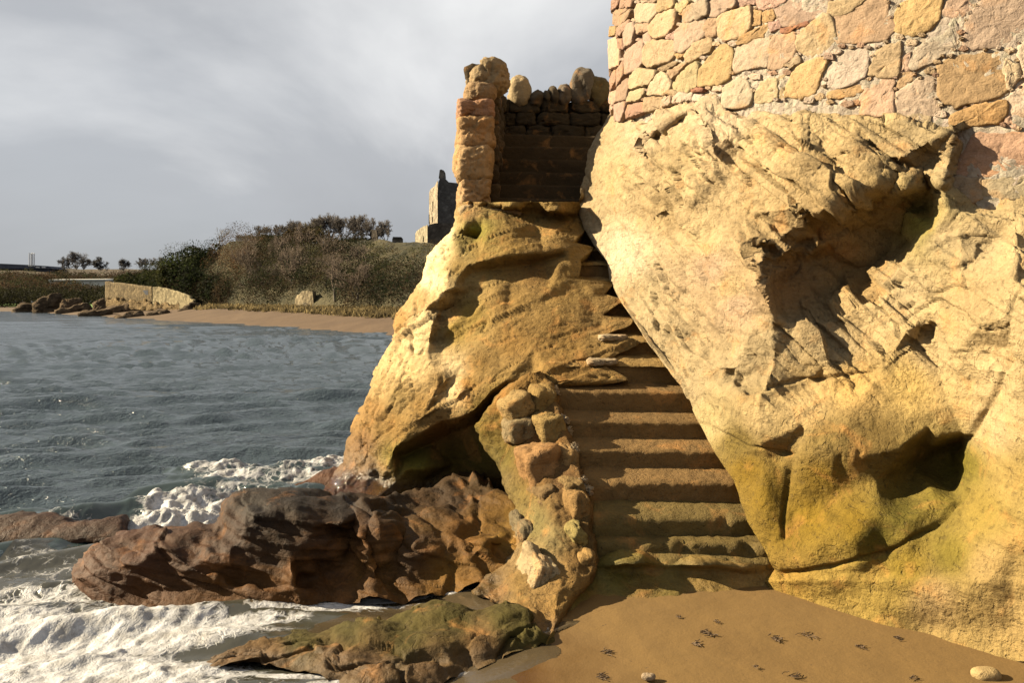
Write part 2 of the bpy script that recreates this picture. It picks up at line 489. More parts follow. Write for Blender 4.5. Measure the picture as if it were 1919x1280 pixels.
K = [(1150,185,8.6),(1250,185,6.6),(1400,185,5.75),(1500,185,5.4),(1700,185,4.9),(1900,185,4.55),(2200,185,4.3),
 (1130,235,8.25),(1180,226,7.15),(1230,214,6.42),(1290,207,6.0),(1350,209,5.68),(1430,203,5.35),(1500,217,5.05),(1600,224,4.83),(1700,227,4.58),(1790,242,4.4),
 (1830,262,4.62),(1900,262,4.6),(1815,320,4.62),(1900,340,4.5),(1850,375,4.45),(2200,340,4.3),(2200,420,3.95),(1775,395,4.42),(1850,400,4.28),(1900,405,4.17),
 (1103,280,8.45),(1092,330,8.3),(1083,390,8.1),(1095,430,7.9),(1110,460,7.65),(1133,490,7.4),(1150,540,7.15),(1165,570,6.9),(1187,600,6.65),(1213,640,6.4),
 (1244,685,6.15),(1276,735,5.9),(1310,795,5.65),(1340,848,5.4),(1375,905,5.15),(1398,975,4.92),(1435,1040,4.72),(1452,1075,4.68),
 (1150,300,7.4),(1140,400,7.55),(1180,480,7.05),(1220,560,6.62),(1260,640,6.2),(1310,720,5.72),(1345,790,5.45),
 (1190,262,6.75),(1180,345,6.92),(1200,430,6.78),(1245,510,6.42),(1300,590,6.02),(1335,622,5.82),
 (1205,275,6.55),(1198,345,6.6),(1222,405,6.5),(1268,490,6.15),(1320,565,5.75),(1345,600,5.6),
 (1300,214,5.92),(1270,232,6.24),(1235,255,6.5),(1202,272,6.74),(1300,204,5.84),(1262,222,6.12),(1225,247,6.42),(1192,264,6.66),(1310,226,5.72),(1278,250,6.0),(1242,276,6.25),(1208,290,6.5),(1290,290,5.86),(1312,300,5.74),(1320,345,5.72),(1225,380,6.46),(1245,400,6.36),(1262,395,6.3),(1235,345,6.35),(1300,330,5.85),(1290,400,5.95),(1310,450,5.8),
 (1355,530,5.5),(1400,590,5.25),(1330,270,5.62),(1352,300,5.55),(1364,300,5.60),(1354,350,5.60),(1372,310,5.5),(1375,250,5.5),(1392,400,5.4),(1420,350,5.25),(1440,280,5.2),(1415,260,5.38),
 (1408,455,5.05),(1412,475,5.02),(1424,490,4.98),(1428,535,4.95),(1448,590,4.98),(1438,560,4.95),
 (1450,490,5.18),(1462,545,5.22),(1475,596,5.14),(1442,520,5.12),
 (1495,398,4.83),(1535,400,4.77),(1500,395,4.84),(1580,362,4.72),(1640,344,4.62),(1700,344,4.52),(1765,347,4.42),
 (1418,460,5.18),(1452,466,5.2),(1484,428,5.08),(1540,415,4.95),(1595,385,4.86),(1650,368,4.8),(1705,364,4.72),(1745,360,4.66),
 (1490,445,5.1),(1530,440,5.08),(1552,424,5.0),(1480,452,5.12),(1455,455,5.05),(1505,458,5.18),(1570,440,5.06),(1640,420,4.98),(1700,395,4.86),
 (1432,480,5.05),(1475,472,5.0),(1530,465,5.05),(1440,495,5.18),(1500,490,5.24),(1560,478,5.2),
 (1500,300,4.95),(1520,350,4.86),(1480,340,5.0),(1545,275,4.95),(1600,285,4.75),(1570,300,4.88),(1640,300,4.7),(1700,290,4.55),(1780,300,4.45),(1650,322,4.68),(1728,312,4.62),(1690,310,4.65),(1690,328,4.66),
 (1580,500,5.2),(1500,560,5.2),(1505,592,5.15),(1580,550,5.2),(1640,500,5.14),(1690,450,5.04),(1735,392,4.86),(1757,356,4.66),(1590,557,5.02),(1650,510,4.94),(1700,455,4.84),(1742,400,4.70),
 (1650,562,4.74),(1605,580,4.86),(1530,600,5.0),(1490,615,5.0),(1720,470,4.6),(1768,362,4.46),(1745,440,4.54),(1678,530,4.74),(1800,430,4.38),
 (1700,620,4.55),(1735,605,4.5),(1735,622,4.56),(1800,520,4.3),(1900,520,3.98),(1845,470,4.3),(1900,600,3.90),(1890,650,4.04),(1900,700,3.87),(1800,650,4.24),(1850,600,4.04),(1780,760,4.36),(1850,770,4.12),(1835,690,4.14),
 (1400,625,5.2),(1345,690,5.48),(1372,690,5.3),(1370,708,5.38),(1390,712,5.3),(1385,735,5.12),(1450,680,5.05),(1550,680,4.85),(1620,640,4.78),(1500,725,4.98),(1535,712,4.95),(1560,735,4.8),(1650,700,4.65),
 (1358,800,5.3),(1365,745,5.25),(1390,760,5.0),(1420,750,4.92),(1425,830,4.85),(1475,845,4.86),(1372,822,5.2),(1440,860,4.9),(1490,775,4.78),(1502,800,4.72),(1600,765,4.6),(1700,785,4.45),(1740,800,4.4),(1805,812,4.33),
 (1500,860,4.66),(1560,840,4.52),(1600,855,4.46),(1645,850,4.42),(1690,838,4.38),(1640,900,4.5),(1675,880,4.45),(1760,818,4.36),
 (1720,868,4.72),(1780,845,4.68),(1800,830,4.62),(1790,905,4.62),(1700,905,4.66),(1818,822,4.28),(1814,880,4.2),(1802,925,4.2),
 (1478,875,4.82),(1470,940,4.78),(1430,885,4.8),(1400,905,4.98),(1400,850,5.0),(1425,950,4.72),(1490,930,4.66),(1460,1020,4.66),(1478,1000,4.64),
 (1470,1050,4.56),(1500,1050,4.45),(1560,1000,4.36),(1650,955,4.3),(1750,932,4.25),(1520,955,4.66),(1600,915,4.58),(1560,935,4.6),(1600,1005,4.24),(1700,980,4.18),(1785,940,4.2),
 (1480,1078,4.60),(1560,1060,4.40),(1660,1035,4.28),(1750,985,4.22),(1800,945,4.19),
 (1435,1090,4.8),(1470,1088,4.66),(1560,1100,4.36),(1610,1085,4.3),(1700,1055,4.16),(1800,1000,4.04),(1900,900,3.80),(1900,1000,3.72),(1850,1100,3.80),(1760,1115,3.98),(1650,1130,4.2),(1660,1170,4.18),
 (1550,1130,4.44),(1700,1140,4.12),(1740,1180,4.12),(1900,1180,3.80),(1830,1190,3.92),(1900,1240,3.78),(1650,1240,4.1),(1500,1240,4.5),(1450,1240,4.5),(2200,1240,3.1),(2200,900,3.1),(2200,650,3.25),(2200,1100,3.1)]

BED = np.array([0.45, -0.2, 0.87]); BED /= np.linalg.norm(BED)
def cliff_disp(P, X, Y):
    upper = np.clip((780 - Y) / 160, 0, 1) * np.clip((X - 1150) / 70, 0.22, 1)       # fractured rock; below it the sea has worn it smooth
    s = P.copy()
    bed = (P @ BED)
    q = P + 0.15 * fbm(P, 2.0, 2, 0.5, 3)[..., None]
    fa = facets(q, 160, 3, (1, 1, 1.5), 0.30)
    fb = facets(q, 1500, 5, (1, 1, 1.8), 0.22)
    zone = np.clip(fbm(P, 1.0, 2, 0.5, 66) * 2.2 + 0.6, 0.3, 1)
    zone = zone * (1 - 0.8 * np.exp(-((((X - 1590) + (Y - 480) * 1.0) / 150) ** 2 + (((Y - 480) + (X - 1590) * 0.45) / 85) ** 2) ** 2))
    b1 = blocks(P, [((.61, -.29, .74), 7.0), ((.75, .6, -.25), 2.2), ((.3, -.75, .55), 1.7)], 5, 0.35)
    b2 = blocks(P, [((.61, -.29, .74), 17.0), ((.75, .6, -.25), 5.5), ((.3, -.75, .55), 4.0)], 9, 0.5)
    h = upper * zone * (0.16 * b1 + 0.085 * b2) + upper * 0.16 * fa + upper * 0.10 * fb
    h = h + 0.020 * fbm(P, 1.7, 4, 0.5, 1)
    st = perlin(np.stack([bed * 17, P[..., 0] * 1.6, P[..., 1] * 1.6], -1))
    h = h + 0.005 * np.clip(st * 2.2, -1, 1) + 0.009 * fbm(P, 10, 4, 0.65, 2)
    cr = np.clip(1 - np.abs(perlin(P * np.array([3.2, 3.2, 4.6]) + 4.4)) / 0.022, 0, 1)
    h = h - 0.05 * cr * upper * np.clip(fbm(P, 1.1, 2, .5, 69) * 3 + .2, 0, 1)
    # holes the weather has eaten
    for hx, hy, r, dp in ((1362,705,8,.07),(1383,712,7,.06),(1340,700,7,.03),(1245,398,14,.03),(1500,812,6,.02),(1530,825,6,.02),(1560,838,6,.02),(1610,850,6,.018),(1575,858,5,.012),(1432,760,6,.015),(1660,856,5,.015),(1318,650,12,.05),(1735,615,14,.05),(1125,300,6,.03),(1290,640,10,.04)):
        h = h - dp * np.exp(-((X - hx) ** 2 + ((Y - hy) * 0.8) ** 2) / (r * r))
    # joints through the worn part
    for pts, w, dp in (([(1502,800),(1478,880),(1470,960),(1466,1010)], 4, .03), ([(1340,805),(1400,838),(1480,850)], 4, .025), ([(1460,1078),(1560,1064),(1660,1036),(1750,988),(1812,920)], 4, .03),
                       ([(1400,735),(1480,715),(1560,708),(1640,690)], 3, .03), ([(1900,640),(1880,690),(1840,780),(1815,820)], 5, .03)):
        a = np.array(pts, float); dm = np.full(X.shape, 1e9)
        for (x0, y0), (x1, y1) in zip(a[:-1], a[1:]):
            tt = np.clip(((X - x0) * (x1 - x0) + (Y - y0) * (y1 - y0)) / ((x1 - x0) ** 2 + (y1 - y0) ** 2), 0, 1)
            dm = np.minimum(dm, np.hypot(X - x0 - tt * (x1 - x0), Y - y0 - tt * (y1 - y0)))
        h = h - dp * np.exp(-(dm / w) ** 2)
    return h

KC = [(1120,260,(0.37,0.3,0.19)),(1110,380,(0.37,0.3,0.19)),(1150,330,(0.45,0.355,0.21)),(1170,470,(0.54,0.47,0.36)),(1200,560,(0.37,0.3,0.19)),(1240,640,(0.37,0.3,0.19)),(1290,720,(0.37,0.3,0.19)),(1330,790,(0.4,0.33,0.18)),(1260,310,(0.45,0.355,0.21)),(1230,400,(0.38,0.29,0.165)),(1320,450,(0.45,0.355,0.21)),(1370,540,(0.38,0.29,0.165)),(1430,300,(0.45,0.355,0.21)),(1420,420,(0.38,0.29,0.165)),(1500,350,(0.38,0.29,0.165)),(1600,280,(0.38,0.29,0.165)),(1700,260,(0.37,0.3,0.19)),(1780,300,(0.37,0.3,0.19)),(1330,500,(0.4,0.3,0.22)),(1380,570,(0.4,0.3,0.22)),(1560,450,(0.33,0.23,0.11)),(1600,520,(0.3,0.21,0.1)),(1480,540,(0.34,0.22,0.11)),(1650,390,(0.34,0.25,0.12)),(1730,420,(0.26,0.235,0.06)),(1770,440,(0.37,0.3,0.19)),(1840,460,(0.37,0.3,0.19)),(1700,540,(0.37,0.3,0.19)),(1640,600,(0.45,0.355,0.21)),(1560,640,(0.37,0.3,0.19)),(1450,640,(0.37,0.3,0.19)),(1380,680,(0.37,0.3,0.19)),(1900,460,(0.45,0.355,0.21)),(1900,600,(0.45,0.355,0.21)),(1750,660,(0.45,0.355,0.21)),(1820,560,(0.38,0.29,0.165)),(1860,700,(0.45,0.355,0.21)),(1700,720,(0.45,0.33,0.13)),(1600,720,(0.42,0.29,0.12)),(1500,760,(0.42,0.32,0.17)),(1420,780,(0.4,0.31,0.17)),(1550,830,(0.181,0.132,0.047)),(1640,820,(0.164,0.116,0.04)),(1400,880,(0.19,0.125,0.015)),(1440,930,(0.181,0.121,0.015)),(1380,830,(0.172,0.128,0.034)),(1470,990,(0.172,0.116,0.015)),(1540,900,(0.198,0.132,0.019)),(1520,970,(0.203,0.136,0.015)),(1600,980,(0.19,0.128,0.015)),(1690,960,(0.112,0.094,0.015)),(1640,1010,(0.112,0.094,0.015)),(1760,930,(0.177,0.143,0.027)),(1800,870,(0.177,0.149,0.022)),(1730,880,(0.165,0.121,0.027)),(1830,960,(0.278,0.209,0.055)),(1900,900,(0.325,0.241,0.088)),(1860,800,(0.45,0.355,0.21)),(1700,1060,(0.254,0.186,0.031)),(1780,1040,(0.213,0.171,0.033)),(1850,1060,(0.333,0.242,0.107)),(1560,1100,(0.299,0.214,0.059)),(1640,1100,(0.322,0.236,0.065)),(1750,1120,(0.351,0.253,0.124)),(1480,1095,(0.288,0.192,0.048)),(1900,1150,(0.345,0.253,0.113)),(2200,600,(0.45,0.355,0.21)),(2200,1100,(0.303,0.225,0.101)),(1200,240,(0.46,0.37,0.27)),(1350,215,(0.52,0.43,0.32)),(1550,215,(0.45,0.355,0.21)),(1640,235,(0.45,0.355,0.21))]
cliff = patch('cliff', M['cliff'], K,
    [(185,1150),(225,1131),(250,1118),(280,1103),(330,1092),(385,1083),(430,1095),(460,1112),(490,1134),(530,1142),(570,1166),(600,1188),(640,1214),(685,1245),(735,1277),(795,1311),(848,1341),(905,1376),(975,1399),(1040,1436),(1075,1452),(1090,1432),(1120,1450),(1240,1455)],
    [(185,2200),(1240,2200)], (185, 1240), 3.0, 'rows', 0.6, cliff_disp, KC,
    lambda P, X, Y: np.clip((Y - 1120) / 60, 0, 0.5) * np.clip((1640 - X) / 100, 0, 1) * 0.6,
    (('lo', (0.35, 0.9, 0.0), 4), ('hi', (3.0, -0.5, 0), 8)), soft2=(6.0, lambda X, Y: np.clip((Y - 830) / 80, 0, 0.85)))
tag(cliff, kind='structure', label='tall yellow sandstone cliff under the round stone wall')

# ------------------------------------------------------------------ left-hand crag
C = [(852,380,8.2),(880,384,8.0),(915,390,7.95),(1000,405,8.0),(1095,405,8.1),(842,430,8.1),(868,428,7.75),(875,412,7.8),(905,410,7.75),(915,430,7.6),(960,432,7.5),(1040,432,7.58),(1095,440,7.7),
 (870,440,8.0),(895,448,7.95),(905,435,7.8),(862,470,7.45),(900,470,7.35),
 (842,500,7.35),(862,515,7.28),(880,495,7.25),(905,488,7.22),(950,478,7.18),(1020,474,7.25),(1060,466,7.32),(1085,470,7.4),
 (868,528,7.32),(885,510,7.36),(920,506,7.38),(960,502,7.38),(1020,490,7.4),(1050,480,7.4),(905,530,7.26),(960,520,7.28),
 (1068,486,7.3),(1052,495,7.22),(1000,522,7.16),(935,545,7.10),(905,562,7.07),(860,592,7.06),(840,612,7.05),
 (1085,500,7.25),(1088,525,7.15),(1030,545,7.0),(1110,548,7.02),(1100,555,7.02),(1040,556,6.98),
 (850,540,7.15),(830,545,7.12),(852,552,7.30),(880,548,7.32),(905,548,7.24),(830,582,7.34),(850,574,7.34),(870,566,7.28),(890,560,7.2),
 (822,560,7.08),(815,600,7.03),(806,640,6.98),(800,662,6.95),(822,600,7.3),(814,640,7.2),(832,612,7.18),(822,655,7.0),
 (880,620,6.95),(845,660,6.88),(875,600,7.02),(862,632,6.98),(950,600,6.82),(1050,575,6.86),(1128,562,6.97),(1132,605,6.76),(1186,604,6.72),(1168,566,6.97),(1148,532,7.22),(1196,638,6.47),(1130,628,6.62),(1126,593,6.86),(1130,555,7.06),(1160,655,6.44),(1182,715,6.18),(1128,487,7.48),(1117,463,7.72),(1098,430,7.97),(1000,650,6.5),(900,680,6.6),(1150,655,6.42),(1112,690,6.25),(1040,720,6.1),
 (950,712,6.32),(880,720,6.5),(820,720,6.66),(852,745,6.6),(856,700,6.72),(842,735,6.7),(860,735,6.5),
 (800,470,8.0),(785,520,7.85),(820,455,8.0),(757,560,7.75),(724,605,7.6),(728,640,7.5),(716,660,7.55),(697,700,7.5),(676,740,7.5),(655,820,7.45),(640,870,7.35),(600,930,7.2),
 (800,540,7.45),(790,580,7.3),(760,600,7.35),(770,640,7.15),(745,620,7.35),(740,650,7.3),(750,700,7.0),(785,700,6.85),(730,760,6.92),(715,765,7.0),(700,820,6.98),(690,880,6.9),(705,860,7.0),(712,900,6.85),(680,925,6.8),(650,900,7.0),
 (800,770,6.62),(850,760,6.55),(760,815,6.66),(735,850,6.75),(742,838,6.7),(770,826,6.66),(800,808,6.62),(830,790,6.6),(860,785,6.52),(890,770,6.42),(912,745,6.36),(925,730,6.35),
 (750,858,7.0),(780,842,7.05),(810,830,7.1),(840,815,7.05),(865,805,6.95),(895,792,6.9),(920,770,6.8),(940,850,6.7),(850,870,7.1),(780,866,6.85),(795,880,6.75),(760,880,6.8),(745,900,6.8),(800,898,7.0),(900,900,6.95),(960,800,6.9),(960,750,6.6),
 (700,940,6.7),(780,940,6.9),(870,940,7.0),(975,940,6.8),(610,945,7.1),(1010,760,6.5),(1000,730,6.3)]
DIP = np.array([-0.42, 0.35, 0.84]); DIP /= np.linalg.norm(DIP)
def crag_disp(P, X, Y):
    q = P + 0.12 * fbm(P, 2.2, 2, 0.5, 5)[..., None]
    left = np.clip((850 - X + (Y - 560) * -0.35) / 60, 0, 1)
    bed = q @ DIP
    up = np.clip((860 - Y) / 120, 0.3, 1)
    zone = np.clip(fbm(P, 1.1, 2, .5, 44) * 2.0 + .5, 0.1, 1)
    b1 = blocks(P, [(DIP, 8.0), ((.8, .5, .1), 1.1)], 15, 0.45, 0.9)
    b2 = blocks(P, [(DIP, 22.0), ((.8, .5, .1), 3.0), ((.3, -.8, .5), 3.0)], 19, 0.7, 1.4)
    h = up * zone * (0.05 * b1 + 0.014 * b2)
    h = h + 0.025 * fbm(P, 1.8, 4, 0.5, 7)
    h = h + left * (0.11 * facets(q, 320, 9, (1, 1, 1), 0.3) + 0.03 * fbm(P, 9, 4, 0.6, 8) - 0.05 * np.clip(1 - np.abs(perlin(P * 5.5)) / 0.07, 0, 1))
    h = h + 0.012 * fbm(P, 11, 4, 0.6, 9)
    cr = np.clip(1 - np.abs(perlin(np.stack([bed * 6, P[..., 0] * 1.6, P[..., 1] * 1.6 + 3], -1))) / 0.03, 0, 1)
    h = h - 0.03 * cr * (1 - left) * up * np.clip(fbm(P, 1.3, 2, .5, 79) * 3 + .2, 0, 1)
    bore = np.random.default_rng(3)
    for k in range(70):
        hx, hy = bore.uniform(760, 900), bore.uniform(700, 810)
        h = h - 0.02 * np.exp(-((X - hx) ** 2 + (Y - hy) ** 2) / 2.2 ** 2)
    return h
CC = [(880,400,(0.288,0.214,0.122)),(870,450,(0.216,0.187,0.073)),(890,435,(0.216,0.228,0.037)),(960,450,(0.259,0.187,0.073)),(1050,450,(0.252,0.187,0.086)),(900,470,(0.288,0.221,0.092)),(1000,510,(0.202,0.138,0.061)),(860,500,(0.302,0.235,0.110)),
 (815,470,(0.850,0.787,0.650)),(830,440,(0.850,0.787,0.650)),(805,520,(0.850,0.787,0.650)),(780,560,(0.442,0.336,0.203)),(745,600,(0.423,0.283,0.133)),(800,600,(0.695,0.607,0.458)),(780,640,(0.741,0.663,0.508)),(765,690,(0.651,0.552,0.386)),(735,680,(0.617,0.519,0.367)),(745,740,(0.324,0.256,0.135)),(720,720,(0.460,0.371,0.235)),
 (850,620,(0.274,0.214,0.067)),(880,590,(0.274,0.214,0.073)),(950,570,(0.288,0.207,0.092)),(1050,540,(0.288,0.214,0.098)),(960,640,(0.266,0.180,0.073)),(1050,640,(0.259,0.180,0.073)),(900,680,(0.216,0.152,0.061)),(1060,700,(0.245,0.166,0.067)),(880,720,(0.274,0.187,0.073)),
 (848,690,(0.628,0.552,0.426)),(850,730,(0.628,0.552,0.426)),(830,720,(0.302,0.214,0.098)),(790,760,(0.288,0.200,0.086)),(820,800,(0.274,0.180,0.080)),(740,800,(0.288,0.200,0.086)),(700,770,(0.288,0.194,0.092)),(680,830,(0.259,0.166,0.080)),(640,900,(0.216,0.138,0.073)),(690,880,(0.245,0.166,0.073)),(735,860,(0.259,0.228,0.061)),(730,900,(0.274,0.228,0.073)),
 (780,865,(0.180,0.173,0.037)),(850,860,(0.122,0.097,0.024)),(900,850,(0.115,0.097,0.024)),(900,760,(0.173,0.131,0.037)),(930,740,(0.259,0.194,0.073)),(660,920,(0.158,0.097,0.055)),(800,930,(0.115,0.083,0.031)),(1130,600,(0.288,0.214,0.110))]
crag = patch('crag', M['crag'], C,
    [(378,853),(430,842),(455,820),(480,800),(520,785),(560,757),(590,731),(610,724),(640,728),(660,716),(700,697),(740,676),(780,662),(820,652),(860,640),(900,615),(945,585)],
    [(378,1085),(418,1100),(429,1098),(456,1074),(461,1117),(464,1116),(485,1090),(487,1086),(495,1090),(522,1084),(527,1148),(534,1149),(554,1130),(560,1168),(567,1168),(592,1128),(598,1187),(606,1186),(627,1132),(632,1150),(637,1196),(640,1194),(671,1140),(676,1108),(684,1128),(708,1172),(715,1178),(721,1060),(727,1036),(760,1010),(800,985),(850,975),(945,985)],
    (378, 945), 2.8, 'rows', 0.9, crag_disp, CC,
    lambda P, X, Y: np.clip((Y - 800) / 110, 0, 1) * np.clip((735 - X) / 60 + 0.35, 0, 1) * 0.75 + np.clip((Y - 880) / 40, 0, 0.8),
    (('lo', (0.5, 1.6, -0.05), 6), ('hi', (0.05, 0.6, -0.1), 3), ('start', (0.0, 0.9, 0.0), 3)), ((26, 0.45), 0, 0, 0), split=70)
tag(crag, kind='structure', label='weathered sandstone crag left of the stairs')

# ------------------------------------------------------------------ bank of rubble and mortar below the left edge of the stairs
RB = [(1035,735,5.95),(1055,795,5.7),(1075,848,5.45),(1095,908,5.2),(1112,975,4.95),(1120,1040,4.76),(1105,1090,4.6),(1075,1130,4.42),(1035,1205,4.05),(1010,705,6.15),(990,700,6.2),
 (925,738,6.22),(905,780,6.15),(888,800,6.1),(908,835,6.0),(925,870,5.9),(945,910,5.7),(965,960,5.45),(962,1010,5.2),(925,1075,4.9),(880,1112,4.7),(955,1150,4.42),(1000,1205,4.0),
 (960,735,6.05),(980,770,5.95),(985,830,5.78),(1010,880,5.45),(1030,930,5.15),(1040,1000,4.9),(1010,1045,4.78),(985,1085,4.6),(1000,1110,4.5),(1045,1110,4.42),(1070,1060,4.68),(950,800,6.0),(955,860,5.8),(985,920,5.45)]
def rub_disp(P, X, Y):
    return 0.05 * fbm(P, 4, 4, 0.55, 21) + 0.02 * fbm(P, 14, 4, 0.6, 22) + 0.09 * facets(P, 160, 31, (1, 1, 1), 0.3) * np.clip((1120 - Y) / 60, 0, 1)
RC = [(960,730,(0.234,0.153,0.058)),(920,780,(0.179,0.135,0.041)),(900,800,(0.165,0.135,0.035)),(935,860,(0.165,0.141,0.029)),(955,930,(0.221,0.184,0.07)),(1000,830,(0.165,0.105,0.052)),(1030,800,(0.179,0.117,0.058)),(1010,880,(0.179,0.11,0.052)),(1060,900,(0.152,0.098,0.052)),(1000,980,(0.213,0.2,0.108)),(1030,1010,(0.24,0.21,0.126)),(1060,960,(0.206,0.141,0.07)),(980,1050,(0.32,0.248,0.153)),(1010,1060,(0.331,0.253,0.162)),(1050,1090,(0.293,0.205,0.099)),(1060,1120,(0.278,0.191,0.081)),(960,1090,(0.24,0.171,0.071)),(900,1105,(0.192,0.138,0.049)),(1030,1180,(0.267,0.181,0.081)),(1090,1050,(0.187,0.124,0.054)),(1110,1000,(0.118,0.081,0.036))]
rub = patch('rubble_bank', M['crag'], RB,
    [(700,985),(720,955),(740,925),(780,905),(800,889),(830,906),(870,925),(910,945),(950,965),(1000,963),(1040,950),(1080,905),(1110,880),(1135,930),(1150,958),(1205,1000)],
    [(700,1010),(720,1036),(780,1056),(840,1076),(900,1096),(960,1112),(1010,1118),(1060,1122),(1090,1106),(1120,1078),(1160,1055),(1205,1036)],
    (700, 1205), 3.0, 'rows', 1.6, rub_disp, RC, lambda P, X, Y: np.clip((Y - 820) / 100, 0, 1) * np.clip((980 - X) / 50, 0, 1) * 0.5 + np.clip((Y - 1150) / 40, 0, 0.5),
    (('lo', (0.1, 0.8, -0.2), 4), ('hi', (0.06, 0.7, -0.1), 4), ('start', (0.0, 0.5, -0.1), 2)), ((14, 0.2), (10, 0.12), 0, 0))
tag(rub, kind='structure', label='bank of mortar and rock holding up the lower stairs')

# ------------------------------------------------------------------ rock foot below the lowest step
AP = [(1100,1060,4.85),(1250,1072,4.8),(1445,1070,4.85),(1110,1100,4.72),(1200,1100,4.66),(1350,1095,4.74),(1440,1085,4.8),(1080,1140,4.5),(1150,1150,4.44),(1250,1135,4.52),(1345,1112,4.66),(1400,1100,4.76),
      (1030,1215,4.0),(1150,1215,4.1),(1300,1190,4.3),(1440,1160,4.55)]
foot = patch('rock_foot', M['smooth'], AP, [(1060,1095),(1090,1095),(1120,1068),(1160,1045),(1215,1025)], [(1060,1450),(1215,1450)], (1060, 1215), 4.0, 'rows', 1.2,
    lambda P, X, Y: 0.035 * fbm(P, 3.5, 4, 0.5, 41) + 0.08 * facets(P, 60, 17, (1, 1, 1), 0.3), [(1150,1090,(.24,.22,.06)),(1250,1090,(.22,.19,.06)),(1320,1100,(.36,.28,.12)),(1120,1150,(.25,.22,.07)),(1200,1140,(.3,.22,.1)),(1400,1095,(.42,.32,.14))],
    lambda P, X, Y: np.full(X.shape, 0.35), (('start', (0, 0.4, 0.0), 2),))
tag(foot, kind='structure', label='green stained rock foot under the lowest step')

# ------------------------------------------------------------------ dark wet spur running into the sea
SP = [(128,1095,4.98),(138,1070,5.02),(155,1042,5.08),(190,1012,5.12),(300,988,5.14),(400,985,5.16),(415,960,5.2),(430,928,5.28),(490,915,5.36),(560,918,5.42),(640,930,5.5),(700,926,5.7),(740,925,5.9),(800,905,6.3),(850,888,6.6),(900,883,6.5),(950,925,5.9),(990,965,5.5),
 (128,1125,5.0),(200,1135,4.80),(300,1145,4.72),(450,1145,4.70),(560,1140,4.72),(620,1125,4.8),(700,1128,4.76),(800,1122,4.78),(900,1095,4.85),(990,1050,4.95),
 (160,1080,4.92),(200,1060,4.9),(250,1060,4.84),(300,1020,4.92),(350,1060,4.80),(250,1105,4.86),(330,1108,4.84),(430,1030,4.88),(450,1060,4.82),(450,1092,4.90),(450,1102,4.76),(560,1092,4.92),(555,1102,4.74),(550,1040,4.86),(480,960,4.98),(460,990,4.92),(540,950,5.06),(600,980,5.0),(640,985,4.98),(655,1000,5.2),(668,970,5.22),(680,1000,4.98),(700,950,5.2),(660,1060,5.06),(700,1060,4.9),
 (730,990,5.1),(740,1060,5.0),(760,1000,5.2),(775,1020,5.0),(800,950,5.6),(815,980,5.3),(850,960,5.6),(790,1080,4.92),(850,1000,5.15),(835,1030,5.0),(880,930,5.9),(905,960,5.5),(900,1000,5.2),(905,1015,5.0),(870,1060,4.95),(930,1045,5.0),(960,1000,5.2),(945,960,5.55)]
def spur_disp(P, X, Y):
    q = P + 0.1 * fbm(P, 3, 2, 0.5, 5)[..., None]
    fl = perlin(np.stack([q[..., 0] * 2.6 + q[..., 2] * 1.8, P[..., 2] * 0.8, P[..., 1] * 1.4], -1))
    fl2 = perlin(np.stack([q[..., 0] * 7 + q[..., 2] * 3.5, P[..., 2] * 1.6, P[..., 1] * 2.4], -1))
    st = perlin(np.stack([(q[..., 2] * 0.95 + q[..., 0] * 0.22) * 22, P[..., 0] * 1.3, P[..., 1]], -1))
    rt = np.clip((X - 560) / 120, 0, 1)
    h = -0.10 * np.clip(np.abs(fl) * -1.6 + 0.45, 0, 1) * (0.4 + 0.8 * rt) + 0.035 * fl2 * (0.35 + rt) + 0.012 * np.clip(st * 2, -1, 1)
    b1 = blocks(P, [((.22, .1, .95), 16.0), ((.9, .3, -.2), 1.6)], 25, 0.6, 1.4)
    return h + 0.03 * fbm(P, 3.5, 4, 0.5, 51) + 0.006 * fbm(P, 16, 3, 0.6, 52) + 0.05 * b1
SPC = [(150,1080,(0.134,0.072,0.022)),(250,1030,(0.107,0.054,0.019)),(350,1030,(0.089,0.05,0.016)),(420,1000,(0.076,0.045,0.014)),(480,940,(0.019,0.015,0.007)),(560,930,(0.018,0.015,0.008)),(640,950,(0.023,0.017,0.007)),(520,1010,(0.058,0.039,0.01)),(600,1020,(0.089,0.054,0.013)),(400,1110,(0.17,0.109,0.026)),(300,1110,(0.143,0.086,0.022)),(530,1110,(0.205,0.132,0.029)),(620,1090,(0.134,0.086,0.019)),(680,1000,(0.144,0.092,0.021)),(700,1080,(0.23,0.163,0.034)),(740,950,(0.043,0.036,0.01)),(760,1040,(0.12,0.085,0.018)),(800,980,(0.132,0.099,0.017)),(850,930,(0.052,0.037,0.008)),(870,1000,(0.217,0.151,0.034)),(900,900,(0.078,0.059,0.01)),(920,960,(0.176,0.133,0.027)),(840,1070,(0.252,0.19,0.042)),(930,1040,(0.193,0.143,0.038)),(960,990,(0.252,0.209,0.046))]
spur = patch('rock_spur', M['wetrock'], SP,
    [(128,1096),(133,1078),(142,1060),(158,1036),(190,1011),(240,998),(300,988),(360,985),(398,984),(412,966),(422,942),(434,926),(450,919),(490,914),(560,917),(630,930),(660,926),(700,926),(740,924),(790,906),(830,893),(850,888),(900,884),(950,927),(990,965)],
    [(128,1120),(200,1135),(300,1145),(450,1145),(560,1140),(620,1125),(700,1128),(800,1122),(900,1095),(990,1050)],
    (128, 990), 3.0, 'cols', 1.2, spur_disp, SPC, lambda P, X, Y: np.clip(0.7 - (X - 760) / 800, 0.4, 0.7) + 0.25 * fbm(P, 3, 3, .5, 88),
    (('lo', (0.05, 0.9, -0.35), 5), ('start', (0.3, 0.7, -0.2), 4)), ((16, 0.25), 0, (22, 0.3), 0))
tag(spur, kind='structure', label='dark brown wet rock spur running into the surf')

